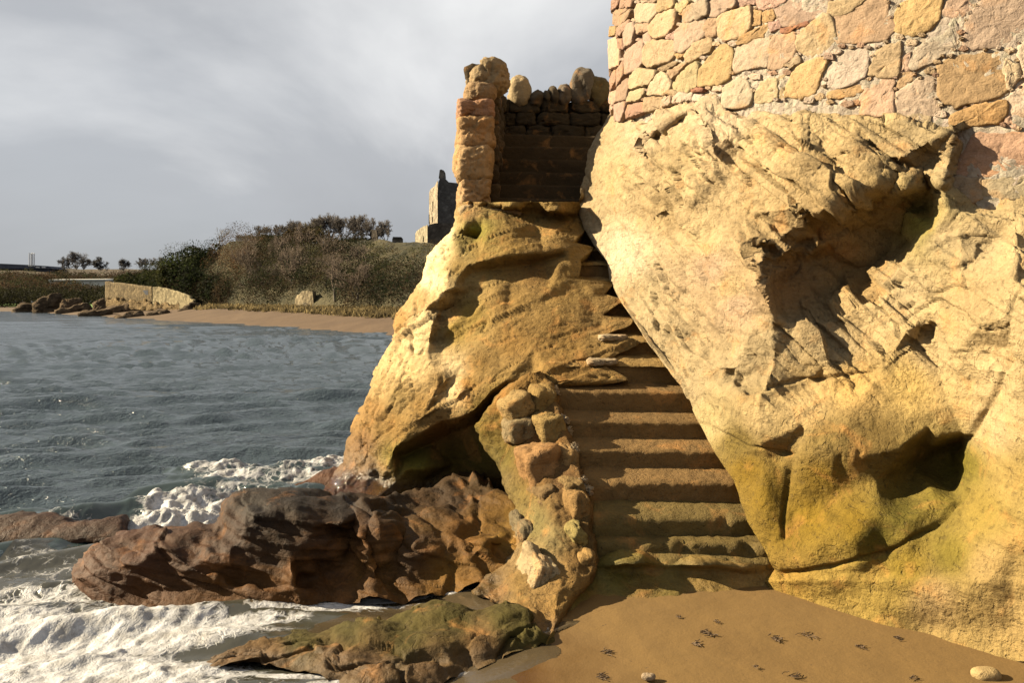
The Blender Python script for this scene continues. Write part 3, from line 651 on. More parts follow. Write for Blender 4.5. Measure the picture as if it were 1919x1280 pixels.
# ------------------------------------------------------------------ low green slab in front
FS = [(318,1255,3.95),(400,1226,4.1),(480,1196,4.25),(540,1176,4.32),(620,1166,4.35),(680,1150,4.4),(740,1130,4.48),(790,1120,4.5),(900,1115,4.45),(950,1112,4.4),(985,1140,4.3),(1015,1185,4.05),
 (318,1275,3.75),(400,1255,3.86),(480,1240,3.94),(540,1255,3.86),(600,1268,3.78),(640,1285,3.68),(700,1295,3.62),(800,1288,3.66),(850,1262,3.8),(900,1248,3.88),(960,1228,3.98),(1015,1215,4.02),
 (430,1228,4.02),(500,1208,4.1),(510,1222,3.98),(560,1205,4.02),(580,1225,3.92),(630,1205,3.98),(660,1200,3.98),(650,1230,3.8),(690,1195,3.98),(700,1250,3.74),(760,1210,3.92),(850,1200,3.98),(850,1160,4.18),(700,1165,4.2),(940,1160,4.12),(900,1190,4.0),(960,1190,4.02),(800,1245,3.78)]
slab = patch('rock_slab', M['smooth'], FS,
    [(318,1256),(400,1226),(480,1196),(540,1176),(620,1166),(680,1150),(740,1130),(790,1120),(900,1115),(935,1110),(950,1108),(970,1122),(985,1140),(1015,1186)],
    [(318,1275),(400,1258),(480,1243),(540,1258),(600,1271),(640,1290),(700,1300),(800,1292),(850,1266),(900,1252),(960,1232),(1015,1218)],
    (318, 1015), 3.2, 'cols', 1.6, lambda P, X, Y: 0.05 * fbm(P, 3.2, 4, 0.55, 61) + 0.008 * fbm(P, 15, 3, 0.6, 62) + 0.3 * facets(P, 60, 63, (1, 1, 1.4), 0.3) - 0.05 * np.clip(1 - np.abs(perlin(P * np.array([3.0, 5.0, 2.0]) + 2.2)) / 0.08, 0, 1),
    [(340,1262,(0.15,0.098,0.047)),(450,1225,(0.15,0.098,0.047)),(500,1215,(0.15,0.098,0.047)),(560,1190,(0.075,0.068,0.016)),(650,1175,(0.075,0.068,0.016)),(640,1230,(0.15,0.098,0.047)),(700,1240,(0.15,0.098,0.047)),(750,1150,(0.075,0.068,0.016)),(760,1190,(0.075,0.068,0.016)),(850,1150,(0.075,0.068,0.016)),(900,1200,(0.15,0.098,0.047)),(950,1150,(0.075,0.068,0.016)),(800,1250,(0.15,0.098,0.047)),(980,1180,(0.075,0.068,0.016))],
    lambda P, X, Y: np.clip((Y - 1200) / 80, 0.08, 0.35), (('lo', (0, 0.5, -0.25), 3), ('end', (0.3, 0.1, -0.15), 2)), ((14, 0.12), 0, 0, 0))
tag(slab, kind='structure', label='low slab of green stained rock at the edge of the water')

# small dark rocks awash at the left and behind the crag
def awash(name, pts, top, label, colr, seed):
    """a low rock with a rounded back: outline given as (px, waterline py) and the height of its back in px"""
    x0, x1 = pts[0][0], pts[-1][0]
    xs = np.linspace(x0, x1, 90)
    base = np.interp(xs, [p[0] for p in pts], [p[1] for p in pts])
    hp = np.interp(xs, [p[0] for p in top], [p[1] for p in top])
    rows = []
    for a in np.linspace(0, math.pi, 22):
        d0 = F * (CAMZ + 0.12) / (base - HY)
        w = 0.30 * (hp / hp.max())
        d = d0 + w * (1 - math.cos(a))
        z = -0.16 + (hp / F * d0 + 0.06) * math.sin(a)
        rows.append(np.stack([(xs - CX) / F * d0, d, z], -1))
    P = np.array(rows)
    P = P + 0.05 * fbm(P, 5, 4, 0.55, seed)[..., None] * np.array([0.5, 0.7, 1.0])
    c = np.ones(P.shape) * np.array(colr)
    o = mesh_np(name, P, grid_faces(*P.shape[:2]), M['wetrock'], None, c, np.full(P.shape[:2], 0.85))
    tag(o, label, 'rock')
    return o
awash('awash_rock', [(-160,1015),(60,1012),(225,1010)], [(-160,14),(-40,22),(40,24),(90,16),(140,16),(180,20),(205,14),(228,2)], 'low dark rock awash in the surf at the left edge', (.10,.06,.035), 71)
awash('awash_rock', [(545,922),(600,922),(660,925)], [(545,2),(575,18),(610,30),(660,34)], 'small brown rock in the sea behind the foot of the crag', (.17,.10,.055), 72)
# ------------------------------------------------------------------ round wall of coursed rubble
TR = 4.5
_ang = math.atan((1150 - CX) / F)
_T = Vector((8.5 * math.sin(_ang), 8.5 * math.cos(_ang), 0))
TCX, TCY = _T.x + TR * math.cos(_ang), _T.y - TR * math.sin(_ang)

def hit_tower(px, py, R=TR):
    """spot of the photograph -> (arc angle, height) on the round wall"""
    dx = (px - CX) / F
    n = math.hypot(dx, 1)
    ux, uy = dx / n, 1 / n
    b = ux * TCX + uy * TCY
    disc = b * b - (TCX ** 2 + TCY ** 2 - R * R)
    t = b - math.sqrt(disc) if disc > 0 else b
    x, y = ux * t, uy * t
    th = math.atan2(y - TCY, x - TCX)
    return (th % (2 * math.pi), CAMZ + (HY - py) / F * y)

def tower_point(th, z, r):
    return (TCX + r * math.cos(th), TCY + r * math.sin(th), z)

def block_rings(poly2, seed, proud, bulge=0.012, back=0.05, dens=0.028, rough=0.006, corner=0.10):
    """outline (2D, metres) -> rings of (a, b, out) for a hewn stone with worn arrises; returns verts, faces"""
    r = np.random.default_rng(seed)
    p = np.array(poly2, float)
    c = p.mean(0)
    # round the corners, then sample the outline evenly
    q = []
    n = len(p)
    for i in range(n):
        a, b, d = p[i - 1], p[i], p[(i + 1) % n]
        for f in (corner, corner * 0.45):
            q.append(b + (a - b) * f * 0.5)
        for f in (corner * 0.45, corner):
            q.append(b + (d - b) * f * 0.5)
    q = np.array(q)
    seg = np.roll(q, -1, 0) - q
    L = np.linalg.norm(seg, axis=1)
    per = L.sum()
    m = int(np.clip(per / dens, 12, 34))
    cum = np.concatenate([[0], np.cumsum(L)])
    s = np.linspace(0, per, m, endpoint=False)
    out = np.stack([np.interp(s, cum, np.append(q[:, k], q[0, k])) for k in (0, 1)], -1)
    out = out + r.normal(size=out.shape) * rough * 0.7
    size = math.sqrt(max(1e-6, per * per / 16))
    def ring(inset, h, jit):
        d = out - c
        ln = np.linalg.norm(d, axis=1)[:, None] + 1e-9
        o = c + d * np.clip(1 - inset / ln, 0.12, 1)
        return np.concatenate([o, (h + r.normal(size=(m, 1)) * jit)], 1)
    tilt = r.normal(size=2) * 0.05
    e = min(0.009, size * 0.06)
    rings = [ring(-0.004, -back, 0), ring(-0.002, proud * 0.35, rough * 0.3), ring(e * 0.4, proud * 0.85, rough * 0.4), ring(e * 1.3, proud + bulge * 0.35, rough * 0.25), ring(e * 2.6, proud + bulge * 0.45, rough * 0.25),
             ring(size * 0.24, proud + bulge * 0.8, rough * 0.6), ring(size * 0.38, proud + bulge, rough * 0.5)]
    V = np.concatenate(rings + [np.array([[c[0], c[1], proud + bulge]])])
    V[:, 2] += (V[:, :2] - c) @ tilt
    Fc = []
    for k in range(len(rings) - 1):
        for i in range(m):
            j = (i + 1) % m
            Fc.append((k * m + i, k * m + j, (k + 1) * m + j, (k + 1) * m + i))
    k = len(rings) - 1
    for i in range(m):
        Fc.append((k * m + i, k * m + (i + 1) % m, len(V) - 1))
    return V, Fc

PAL = dict(P=(.44,.345,.295), B=(.38,.27,.21), Y=(.52,.43,.295), L=(.53,.45,.35), G=(.42,.335,.23), O=(.44,.32,.18), D=(.51,.39,.22), W=(.53,.465,.41), R=(.33,.18,.13), T=(.46,.36,.265), K=(.37,.275,.18), S=(.40,.36,.27))
A4 = {  # traced at (1130 + u/4.797, v/4.797)
 'B': [[(105,0),(190,0),(180,60),(95,115)],[(195,0),(300,0),(285,60),(190,75)],[(120,110),(185,75),(270,90),(250,150),(180,225),(115,215)],[(165,240),(240,170),(245,215),(200,280),(160,340)],[(160,345),(195,355),(205,440),(165,430)],[(45,660),(75,560),(95,625),(60,690)],[(60,710),(140,630),(145,720),(60,835),(45,785)],[(150,630),(205,545),(215,680),(155,770)],[(145,905),(155,790),(245,705),(265,750),(245,890),(160,910)],[(245,1015),(260,945),(380,920),(390,1000),(320,1030),(250,1060)]],
 'O': [[(88,235),(150,240),(150,310),(78,330)],[(1345,150),(1380,100),(1430,110),(1430,210),(1350,225)],[(1445,120),(1530,105),(1555,150),(1530,180),(1450,195)],[(1215,375),(1280,310),(1470,215),(1480,270),(1420,330),(1240,405)],[(665,490),(760,450),(745,500),(690,520)]],
 'L': [[(80,360),(150,325),(160,420),(155,585),(95,620),(75,520)],[(320,80),(350,30),(510,25),(500,110),(440,195),(330,195)],[(1195,560),(1220,430),(1290,380),(1480,340),(1495,420),(1490,590),(1330,600),(1200,650)],[(540,955),(560,890),(640,870),(645,930),(560,970)],[(1005,820),(1020,780),(1090,770),(1080,810)],[(430,855),(450,760),(550,640),(620,720),(620,790),(580,840)]],
 'P': [[(195,310),(240,215),(310,198),(325,260),(290,390),(200,420)],[(370,0),(510,0),(480,20),(380,30)],[(215,480),(260,430),(380,360),(390,560),(330,620),(215,665)],[(400,310),(440,300),(470,370),(430,415),(400,370)],[(585,305),(690,275),(675,350),(590,350)],[(735,110),(800,40),(930,0),(955,0),(955,130),(860,150),(760,210)],[(970,0),(1210,0),(1215,60),(1050,130),(968,150)],[(680,290),(740,210),(900,160),(930,230),(915,330),(830,370),(760,460),(690,460)],[(1220,0),(1370,0),(1370,40),(1230,55)],[(1380,-30),(1640,-30),(1640,0),(1550,55),(1420,85)],[(1555,85),(1700,0),(2030,0),(2035,60),(1900,165),(1750,210),(1610,230),(1590,125)],[(1515,205),(1595,195),(1605,245),(1530,280)],[(80,920),(90,845),(140,805),(140,900),(120,940)],[(128,1030),(130,940),(240,912),(238,1000),(190,1090),(140,1085)],[(25,1000),(70,940),(122,965),(80,1085),(35,1065)]],
 'G': [[(325,220),(430,205),(425,270),(340,300)],[(515,85),(540,0),(650,0),(660,60),(540,110)],[(930,240),(970,180),(1040,170),(1020,310),(950,330)],[(760,490),(830,400),(970,335),(990,400),(960,460),(800,560),(770,540)],[(605,640),(740,560),(775,580),(640,700)],[(410,990),(415,880),(530,870),(530,970),(430,1000)],[(1585,855),(1592,695),(1645,670),(1635,875)],[(1670,580),(1760,510),(1790,550),(1700,610)],[(540,620),(640,560),(690,560),(600,625)],[(580,845),(640,815),(690,830),(660,860)]],
 'Y': [[(440,235),(520,130),(665,80),(670,210),(600,310),(490,335),(445,285)],[(405,450),(450,372),(660,352),(670,420),(620,530),(430,605),(400,560)],[(670,35),(780,0),(800,30),(730,105),(675,90)],[(1030,200),(1070,135),(1330,62),(1348,120),(1335,250),(1250,330),(1080,355),(1030,290)],[(640,760),(700,680),(850,560),(868,600),(852,760),(760,815),(650,810)],[(265,780),(280,680),(340,622),(490,632),(480,690),(430,750),(280,795)],[(255,912),(270,830),(380,785),(385,850),(330,900)],[(1365,915),(1390,820),(1440,740),(1570,712),(1575,860),(1500,900)]],
 'R': [[(1615,252),(1695,242),(1692,285),(1620,292)],[(1707,228),(1840,192),(1850,228),(1712,272)],[(825,800),(910,790),(915,820),(830,830)]],
 'D': [[(885,690),(900,620),(1070,420),(1130,402),(1178,480),(1168,560),(1140,700),(1080,740),(887,775)]],
 'W': [[(655,930),(660,850),(740,830),(735,910)],[(748,900),(752,842),(820,840),(820,900)],[(835,905),(840,852),(905,862),(900,912)],[(918,912),(930,870),(1050,880),(1050,930)],[(1105,960),(1110,790),(1250,702),(1318,760),(1342,870),(1328,930),(1240,960)]],
 'T': [[(1503,425),(1550,332),(1720,302),(1738,430),(1720,500),(1600,600),(1503,612)]],
}
B5 = {  # traced at (1519 + u/3.2, v/3.2)
 'G': [[(120,20),(200,-5),(330,-5),(240,68),(140,98),(117,80)],[(517,520),(540,462),(600,442),(610,480),(540,530)]],
 'T': [[(152,92),(250,72),(345,0),(450,-5),(460,90),(500,132),(495,180),(440,238),(330,243),(162,258),(162,180)],[(352,440),(412,302),(540,252),(538,380),(528,450),(430,455)],[(312,680),(322,570),(352,492),(500,477),(498,600),(508,680),(420,688)]],
 'D': [[(517,80),(560,20),(660,-10),(780,-10),(770,110),(700,178),(600,208),(522,180)]],
 'P': [[(800,90),(830,10),(950,0),(958,60),(900,100)],[(925,250),(942,150),(1005,50),(1060,-10),(1440,-10),(1440,215),(1150,260),(960,298)],[(550,430),(565,352),(600,332),(600,420),(560,440)],[(1175,740),(1190,702),(1240,720),(1230,762)]],
 'W': [[(610,400),(622,320),(702,202),(850,132),(888,260),(800,318),(642,415)],[(107,520),(122,400),(202,312),(330,292),(343,390),(328,460),(202,518)],[(1182,690),(1187,582),(1300,512),(1440,502),(1440,690)],[(527,670),(532,560),(642,492),(730,472),(738,580),(768,650),(720,690),(560,688)]],
 'K': [[(782,560),(777,402),(872,342),(1150,322),(1168,420),(1178,540),(1100,588),(882,633),(802,600)]],
 'O': [[(847,750),(862,692),(1002,642),(1168,612),(1168,680),(1130,735),(922,755)],[(112,572),(132,547),(300,502),(308,550),(232,580),(122,586)]],
 'L': [[(1174,432),(1178,365),(1240,402),(1258,450),(1192,538)],[(1255,330),(1262,280),(1300,262),(1440,245),(1440,480),(1300,490)]],
 'T2': [[(872,1060),(882,985),(992,812),(1440,802),(1440,1050)]],
 'S': [[(782,1110),(862,1070),(1010,1077),(1015,1190),(882,1230),(802,1216)],[(1042,1082),(1280,1066),(1440,1062),(1440,1180),(1082,1193),(1047,1150)],[(560,695),(640,692),(720,702),(722,770),(600,785)]],
}
STONES = []
for key, polys in A4.items():
    for p in polys:
        STONES.append((key, [(1130 + u / 4.797, v / 4.797) for u, v in p]))
for key, polys in B5.items():
    for p in polys:
        STONES.append((key[0], [(1519 + u / 3.2, v / 3.2) for u, v in p]))
STONES += [('Y', [(1496,80),(1505,60),(1530,42),(1548,28),(1561,38),(1566,70),(1559,90),(1520,107),(1500,94)]),
           ('D', [(1473,179),(1478,158),(1497,130),(1520,116),(1545,111),(1552,118),(1535,150),(1530,172),(1505,181)])]
# the wall goes on above and to the right of the picture
r0 = np.random.default_rng(5)
for row in range(4):
    x = 1155 + r0.uniform(0, 20)
    y1 = -4 - row * 58
    while x < 2350:
        w = r0.uniform(45, 100) * (0.6 + 0.6 * (x - 1150) / 800)
        hgt = 52
        if x + w < 2350:
            STONES.append((r0.choice(list('PBYLGOWT')), [(x + 3, y1 - r0.uniform(0, 6)), (x + 4, y1 - hgt + r0.uniform(0, 8)), (x + w - 4, y1 - hgt + r0.uniform(0, 10)), (x + w - 2, y1 - r0.uniform(0, 8))]))
        x += w
for row in range(4):
    x = 1972
    while x < 2330:
        w = r0.uniform(90, 170)
        y0 = 2 + row * 98
        STONES.append((r0.choice(list('PGTWSL')), [(x + 3, y0 + r0.uniform(0, 10)), (x + w - 5, y0 + r0.uniform(-4, 6)), (x + w - 4, y0 + 90 + r0.uniform(-4, 4)), (x + 4, y0 + 90 + r0.uniform(-6, 4))]))
        x += w

wall = empty('round_wall', (TCX, TCY, 2.2))
tag(wall, 'curved wall of pink and yellow rubble stone on top of the cliff', 'wall')
# lime mortar body behind the stones
th0, th1 = hit_tower(1148, 100)[0] - 0.35, math.radians(275)
ths = np.linspace(th0, th1, 520)
ux_ = TCX + TR * np.cos(ths); uy_ = TCY + TR * np.sin(ths)
pxs = CX + F * ux_ / np.maximum(uy_, 0.5)
zlo = CAMZ + (HY - np.interp(pxs, [1100, 1240, 1500, 1700, 1785, 1800, 1840, 2200], [265, 232, 228, 240, 262, 330, 400, 420])) / F * uy_
TH = np.repeat(ths[None], 300, 0)
ZZ = zlo[None] + (6.0 - zlo)[None] * np.linspace(0, 1, 300)[:, None]
Pm = np.stack([TCX + TR * np.cos(TH), TCY + TR * np.sin(TH), ZZ], -1)
rr = TR + 0.004 + 0.022 * fbm(Pm, 9, 4, 0.6, 81) + 0.016 * fbm(Pm, 26, 3, 0.6, 82)
rr = rr - 0.035 * np.clip((1.05 - (TH - th0)) / 0.35, 0, 1)
Pm = np.stack([TCX + rr * np.cos(TH), TCY + rr * np.sin(TH), ZZ], -1)
fbk = np.linspace(0, 1, 2)
core = mesh_np('mortar', Pm, grid_faces(*Pm.shape[:2]), M['mortar'], None, np.ones(Pm.shape) * np.array((.64, .56, .46)))
put(core, wall)
for k, (key, pl) in enumerate(STONES):
    q = []
    mx_ = max(p[0] for p in pl)
    for x, y in pl:
        th, z = hit_tower(max(x, 1144 + (215 - y) * -0.0), y)
        q.append((th * TR, z))
    q = np.array(q); q = q.mean(0) + (q - q.mean(0)) * 1.0; dq = q - q.mean(0); q = q + dq / (np.linalg.norm(dq, axis=1)[:, None] + 1e-9) * 0.019
    leftness = np.clip((1420 - np.mean([p[0] for p in pl])) / 250, 0, 1)
    proud = 0.012 + 0.024 * leftness + r0.uniform(-0.005, 0.010)
    V, Fc = block_rings(q, 100 + k, proud, 0.003 + 0.004 * leftness, 0.06, 0.024, 0.006)
    Vw = np.stack([TCX + (TR + V[:, 2]) * np.cos(V[:, 0] / TR), TCY + (TR + V[:, 2]) * np.sin(V[:, 0] / TR), V[:, 1]], -1)
    nn = fbm(Vw, 12, 3, 0.6, 83)
    Vw[:, :2] += ((Vw[:, :2] - np.array([TCX, TCY])) / TR) * (0.010 * nn)[:, None]
    base = np.array(PAL[key]) * r0.uniform(0.9, 1.1) * (1 + r0.normal(size=3) * 0.03)
    put(mesh_np('stone', Vw, Fc, M['stone'], None, np.ones((len(Vw), 3)) * base, 0.0), wall)

# small pinning stones pushed into the joints
def seg_dist(px, py, pl):
    a = np.array(pl, float); b = np.roll(a, -1, 0)
    t = np.clip(((px - a[:, 0]) * (b - a)[:, 0] + (py - a[:, 1]) * (b - a)[:, 1]) / (((b - a) ** 2).sum(1) + 1e-9), 0, 1)
    d = np.hypot(px - a[:, 0] - t * (b - a)[:, 0], py - a[:, 1] - t * (b - a)[:, 1]).min()
    ins = False
    for (x0, y0), (x1, y1) in zip(a, b):
        if (y0 > py) != (y1 > py) and px < (x1 - x0) * (py - y0) / (y1 - y0) + x0:
            ins = not ins
    return -d if ins else d
placed = []
rc = np.random.default_rng(77)
for k in range(2600):
    x, y = rc.uniform(1160, 1918), rc.uniform(2, 255)
    if y > np.interp(x, [1160, 1240, 1500, 1700, 1918], [215, 195, 190, 205, 250]):
        continue
    if any(math.hypot(x - q[0], y - q[1]) < q[2] + 7 for q in placed):
        continue
    dmin = 99.0
    for kk, pl in STONES:
        if abs(pl[0][0] - x) < 220 and abs(pl[0][1] - y) < 220:
            dmin = min(dmin, seg_dist(x, y, pl))
            if dmin < 4.0:
                break
    if dmin < 4.0:
        continue
    rad_ = min(dmin - 0.5, 11)
    placed.append((x, y, rad_))
    n_ = rc.integers(4, 7); a0 = rc.uniform(0, 6)
    q = np.array([(lambda t_: (t_[0] * TR, t_[1]))(hit_tower(x + 1.35 * rad_ * math.cos(a0 + i * 6.283 / n_) * rc.uniform(.7, 1.1), y + 0.85 * rad_ * math.sin(a0 + i * 6.283 / n_) * rc.uniform(.7, 1.1))) for i in range(n_)])
    V, Fc = block_rings(q, 3000 + k, 0.012 + rc.uniform(0, .014), 0.002, 0.05, 0.012, 0.003)
    Vw = np.stack([TCX + (TR + V[:, 2]) * np.cos(V[:, 0] / TR), TCY + (TR + V[:, 2]) * np.sin(V[:, 0] / TR), V[:, 1]], -1)
    base = np.array(PAL[rc.choice(list('PBLGWWTL'))]) * rc.uniform(0.85, 1.1)
    put(mesh_np('pinning_stone', Vw, Fc, M['stone'], None, np.ones((len(Vw), 3)) * base, 0.0, shade=False), wall)

# ------------------------------------------------------------------ stairs
def worn_block(name, x0, x1, y0, y1, z0, z1, parent, colr, seed, mat='step', skew=0.0, wear=0.02, n=(26, 9, 7), wet=0.0, lip=0.0, slope=0.0):
    """stone block x0..x1, front y0, back y1, z0..z1; skew moves the right end back; worn arrises"""
    r = np.random.default_rng(seed)
    bm = bmesh.new()
    bmesh.ops.create_cube(bm, size=1.0)
    me = bpy.data.meshes.new(name)
    nx, ny, nz = n
    # build the six faces as one shell
    idx = {}; V = []; Fc = []
    def vid(i, j, k):
        key = (i, j, k)
        if key not in idx:
            idx[key] = len(V); V.append((i / nx, j / ny, k / nz))
        return idx[key]
    for i in range(nx):
        for j in range(ny):
            Fc.append((vid(i, j, nz), vid(i + 1, j, nz), vid(i + 1, j + 1, nz), vid(i, j + 1, nz)))
            Fc.append((vid(i, j, 0), vid(i, j + 1, 0), vid(i + 1, j + 1, 0), vid(i + 1, j, 0)))
    for i in range(nx):
        for k in range(nz):
            Fc.append((vid(i, 0, k), vid(i + 1, 0, k), vid(i + 1, 0, k + 1), vid(i, 0, k + 1)))
            Fc.append((vid(i, ny, k), vid(i, ny, k + 1), vid(i + 1, ny, k + 1), vid(i + 1, ny, k)))
    for j in range(ny):
        for k in range(nz):
            Fc.append((vid(0, j, k), vid(0, j, k + 1), vid(0, j + 1, k + 1), vid(0, j + 1, k)))
            Fc.append((vid(nx, j, k), vid(nx, j + 1, k), vid(nx, j + 1, k + 1), vid(nx, j, k + 1)))
    bm.free(); bpy.data.meshes.remove(me)
    V = np.array(V)
    size = np.array([x1 - x0, y1 - y0, z1 - z0])
    L = V * size
    c = size / 2
    q = L - c
    e = wear * 0.8
    inner = np.clip(q, -(c - e), c - e)
    d = q - inner
    ln = np.linalg.norm(d, axis=1)[:, None]
    d = np.where(ln > e, d / np.maximum(ln, 1e-9) * e, d)
    L = inner + d + c
    Wp = L + np.array([x0, y0, z0])
    Wp[:, 1] += skew * V[:, 0]
    nz1 = fbm(Wp, 5, 4, 0.6, seed % 17)[:, None]; nz2 = fbm(Wp + 9, 5, 4, 0.6, seed % 13)[:, None]; nz3 = fbm(Wp + 19, 16, 3, 0.65, seed % 11)[:, None]
    edge = np.exp(-((1 - V[:, 2]) * size[2] / 0.06) ** 2 - (V[:, 1] * size[1] / 0.05) ** 2)[:, None]
    Wp = Wp + np.concatenate([nz1 * 0.6, nz2, nz1], 1) * wear * 0.5 + np.concatenate([nz3 * 0.2, nz3, nz3], 1) * wear * 0.7
    bite = np.clip(fbm(Wp, 7, 3, 0.6, 3 + seed % 19) - 0.05, 0, 1)[:, None]
    Wp = Wp + edge * bite * np.array([[0, 0.10, -0.08]]) * max(wear / 0.02, 0.4)
    if slope:
        Wp[:, 2] += slope * np.clip(V[:, 1] * size[1] / 0.27, 0, 1) * V[:, 2] ** 4
    if lip:
        Wp[:, 2] += lip * (V[:, 0] - 0.5)
    return mesh_np(name, Wp, Fc, M[mat], parent, np.ones((len(Wp), 3)) * np.array(colr), wet)

stairs = empty('stone_staircase', (1.0, 4.8, 0.0))
tag(stairs, 'flight of worn stone steps climbing the cliff beside the sea', 'stairs')
#        front y  depth  left  right
STEP = [(1056, 4.80, 1170, 1440), (974, 5.05, 1108, 1412), (906, 5.30, 1093, 1385), (847, 5.55, 1070, 1352), (793, 5.80, 1048, 1320), (736, 6.05, 1030, 1288), (682, 6.30, 1030, 1256),
        (637, 6.55, 1120, 1225), (601, 6.80, 1120, 1200), (571, 7.05, 1130, 1178), (530, 7.30, 1110, 1160), (494, 7.55, 1074, 1148), (465, 7.80, 1060, 1125), (434, 8.05, 1040, 1110), (401, 8.30, 917, 1100),
        (371, 8.55, 916, 1100), (346, 8.80, 918, 1100), (322, 9.05, 920, 1100), (298, 9.30, 922, 1105), (274, 9.52, 925, 1110), (252, 9.72, 928, 1115)]
step_z = []
for k, (py, d, xl, xr) in enumerate(STEP):
    z = CAMZ + (HY - py) / F * d
    step_z.append(z)
    zb = (step_z[k - 1] - 0.06) if k else -0.05
    x0, x1 = (xl - CX) / F * d, (xr - CX) / F * d + 0.16
    cc = (.235, .165, .085) if k < 14 else (.075, .058, .038)  # top flight coloured darker: the shade of the recess is in its colour
    if k in (0, 1):
        cc = (.20, .165, .07)
    if k == 5:
        x0 -= 0.0
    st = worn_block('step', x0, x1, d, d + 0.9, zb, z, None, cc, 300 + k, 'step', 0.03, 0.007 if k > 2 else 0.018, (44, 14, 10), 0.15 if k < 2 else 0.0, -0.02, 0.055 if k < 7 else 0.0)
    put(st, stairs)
# in the middle flight added wedges of worn rock slope to catch the sun
for k in range(7, 15):
    py0, d0, xl0, xr0 = STEP[k - 1]; py1, d1, xl1, xr1 = STEP[k]
    z0, z1 = step_z[k - 1], step_z[k]
    nx, ny = 26, 12
    U, Vv = np.meshgrid(np.linspace(0, 1, nx), np.linspace(0, 1, ny))
    xa, xb = (min(xl0, xl1) - 10 - CX) / F * d0, (max(xr0, xr1) - CX) / F * d1 + 0.12
    hk = (0.46 - 0.30 * U) * (z1 - z0) * (0.75 + 0.5 * ((k * 37) % 10) / 10)
    P_ = np.stack([xa + (xb - xa) * U, d0 - 0.015 + (d1 - d0 + 0.06) * Vv, z0 - 0.02 + 0.025 * (Vv > 0.03) + hk * np.clip(Vv, 0, 1) ** 0.9], -1)
    P_[..., 2] += 0.03 * fbm(P_, 5, 4, 0.6, k) ; P_[..., 1] += 0.03 * fbm(P_ + 5, 6, 3, 0.6, k)
    put(mesh_np('rock_wedge', P_, grid_faces(ny, nx), M['crag'], None, np.ones(P_.shape) * np.array((.36, .27, .14)), 0.0), stairs)
# the worn second step has lost its face: a lower ledge stands before it
d = 4.93
st = worn_block('step', (1112 - CX) / F * d, (1425 - CX) / F * d + 0.1, d, d + 0.3, 0.0, CAMZ + (HY - 1016) / F * d, None, (.19, .155, .06), 351, 'step', -0.04, 0.035, (34, 8, 6), 0.2)
put(st, stairs)
# broken end slab at the top of the rock
d = 7.9
st = worn_block('end_slab', (918 - CX) / F * d, (978 - CX) / F * d, d, d + 0.4, CAMZ + (HY - 424) / F * d, CAMZ + (HY - 390) / F * d, None, (.40, .33, .26), 352, 'step', 0.05, 0.014, (14, 8, 6))
put(st, stairs)

# ------------------------------------------------------------------ gatepost end of the parapet, stone on stone
post = empty('stone_parapet', (-0.5, 8.2, 2.6))
tag(post, 'parapet wall of weathered stone blocks at the head of the stairs', 'wall')
def boulder(name, x0, x1, y0, y1, z0, z1, parent, colr, seed, amp=0.05, squar=3.0, pit=0.0, mat='stone', wet=0.0, tilt=(0, 0, 0), sub=4, fac=0.06, npl=16):
    """rounded-to-blocky stone: superellipsoid with facets and hollows"""
    bm = bmesh.new()
    bmesh.ops.create_icosphere(bm, subdivisions=sub, radius=1.0)
    V = np.array([v.co[:] for v in bm.verts]); Fc = [tuple(v.index for v in f.verts) for f in bm.faces]
    bm.free()
    nrm = (np.abs(V) ** squar).sum(1) ** (1 / squar)
    U = V / nrm[:, None]
    S = np.array([(x1 - x0) / 2, (y1 - y0) / 2, (z1 - z0) / 2])
    c = np.array([(x0 + x1) / 2, (y0 + y1) / 2, (z0 + z1) / 2])
    L = U * S
    if any(tilt):
        Rm = np.array(Matrix.Rotation(tilt[0], 3, 'X') @ Matrix.Rotation(tilt[1], 3, 'Y') @ Matrix.Rotation(tilt[2], 3, 'Z'))
        L = L @ Rm.T
    P = L + c
    k = float(S.mean())
    n1 = fbm(P, 0.8 / k, 3, 0.5, seed % 23); n2 = fbm(P, 3.0 / k, 4, 0.6, seed % 29)
    fc = facets(P / k, npl, seed, (1, 1, 1), 0.5)
    h = amp * (n1 * 1.0 + n2 * 0.5) + fac * k * fc
    if pit:
        h = h - pit * np.clip(perlin(P * (5.0 / k)) * 1.5 + 0.05, 0, 1) - pit * 0.7 * np.clip(perlin(P * (10.0 / k)) * 1.6, 0, 1)
    P = P + V * h[:, None]
    return mesh_np(name, P, Fc, M[mat], parent, np.ones((len(P), 3)) * np.array(colr), wet)

def px_block(name, xa, xb, ya, yb, d, depth, **k):
    """block whose front face fills this window of the photograph at distance d"""
    a, b = at(xa, yb, d), at(xb, ya, d)
    return (a.x, b.x, d, d + depth, a.z, b.z)
blocks = [(856, 922, 384, 428, 8.0, .50, (.40,.32,.2), 3.0, .03), (858, 917, 331, 385, 8.15, .5, (.46,.33,.19), 4.0, .05), (851, 921, 268, 334, 8.15, .55, (.44,.32,.18), 4.5, .04),
          (852, 922, 214, 272, 8.2, .55, (.44,.30,.16), 5.0, .05), (854, 922, 182, 216, 8.25, .55, (.40,.25,.17), 4.5, .03), (866, 932, 148, 190, 8.3, .6, (.34,.25,.15), 3.0, .03), (876, 954, 105, 168, 8.35, .6, (.36,.29,.18), 2.6, .05)]
for k, (xa, xb, ya, yb, dd, dep, cc, sq, pit) in enumerate(blocks):
    o = boulder('stone', *px_block('', xa - 2, xb + 2, ya - 3, yb + 3, dd, dep), None, cc, 400 + k, 0.03, sq + (2.0 if k < 5 else 0.0), pit * 0.5, tilt=(0, 0, 0.12), sub=5, fac=0.28)
    put(o, post)
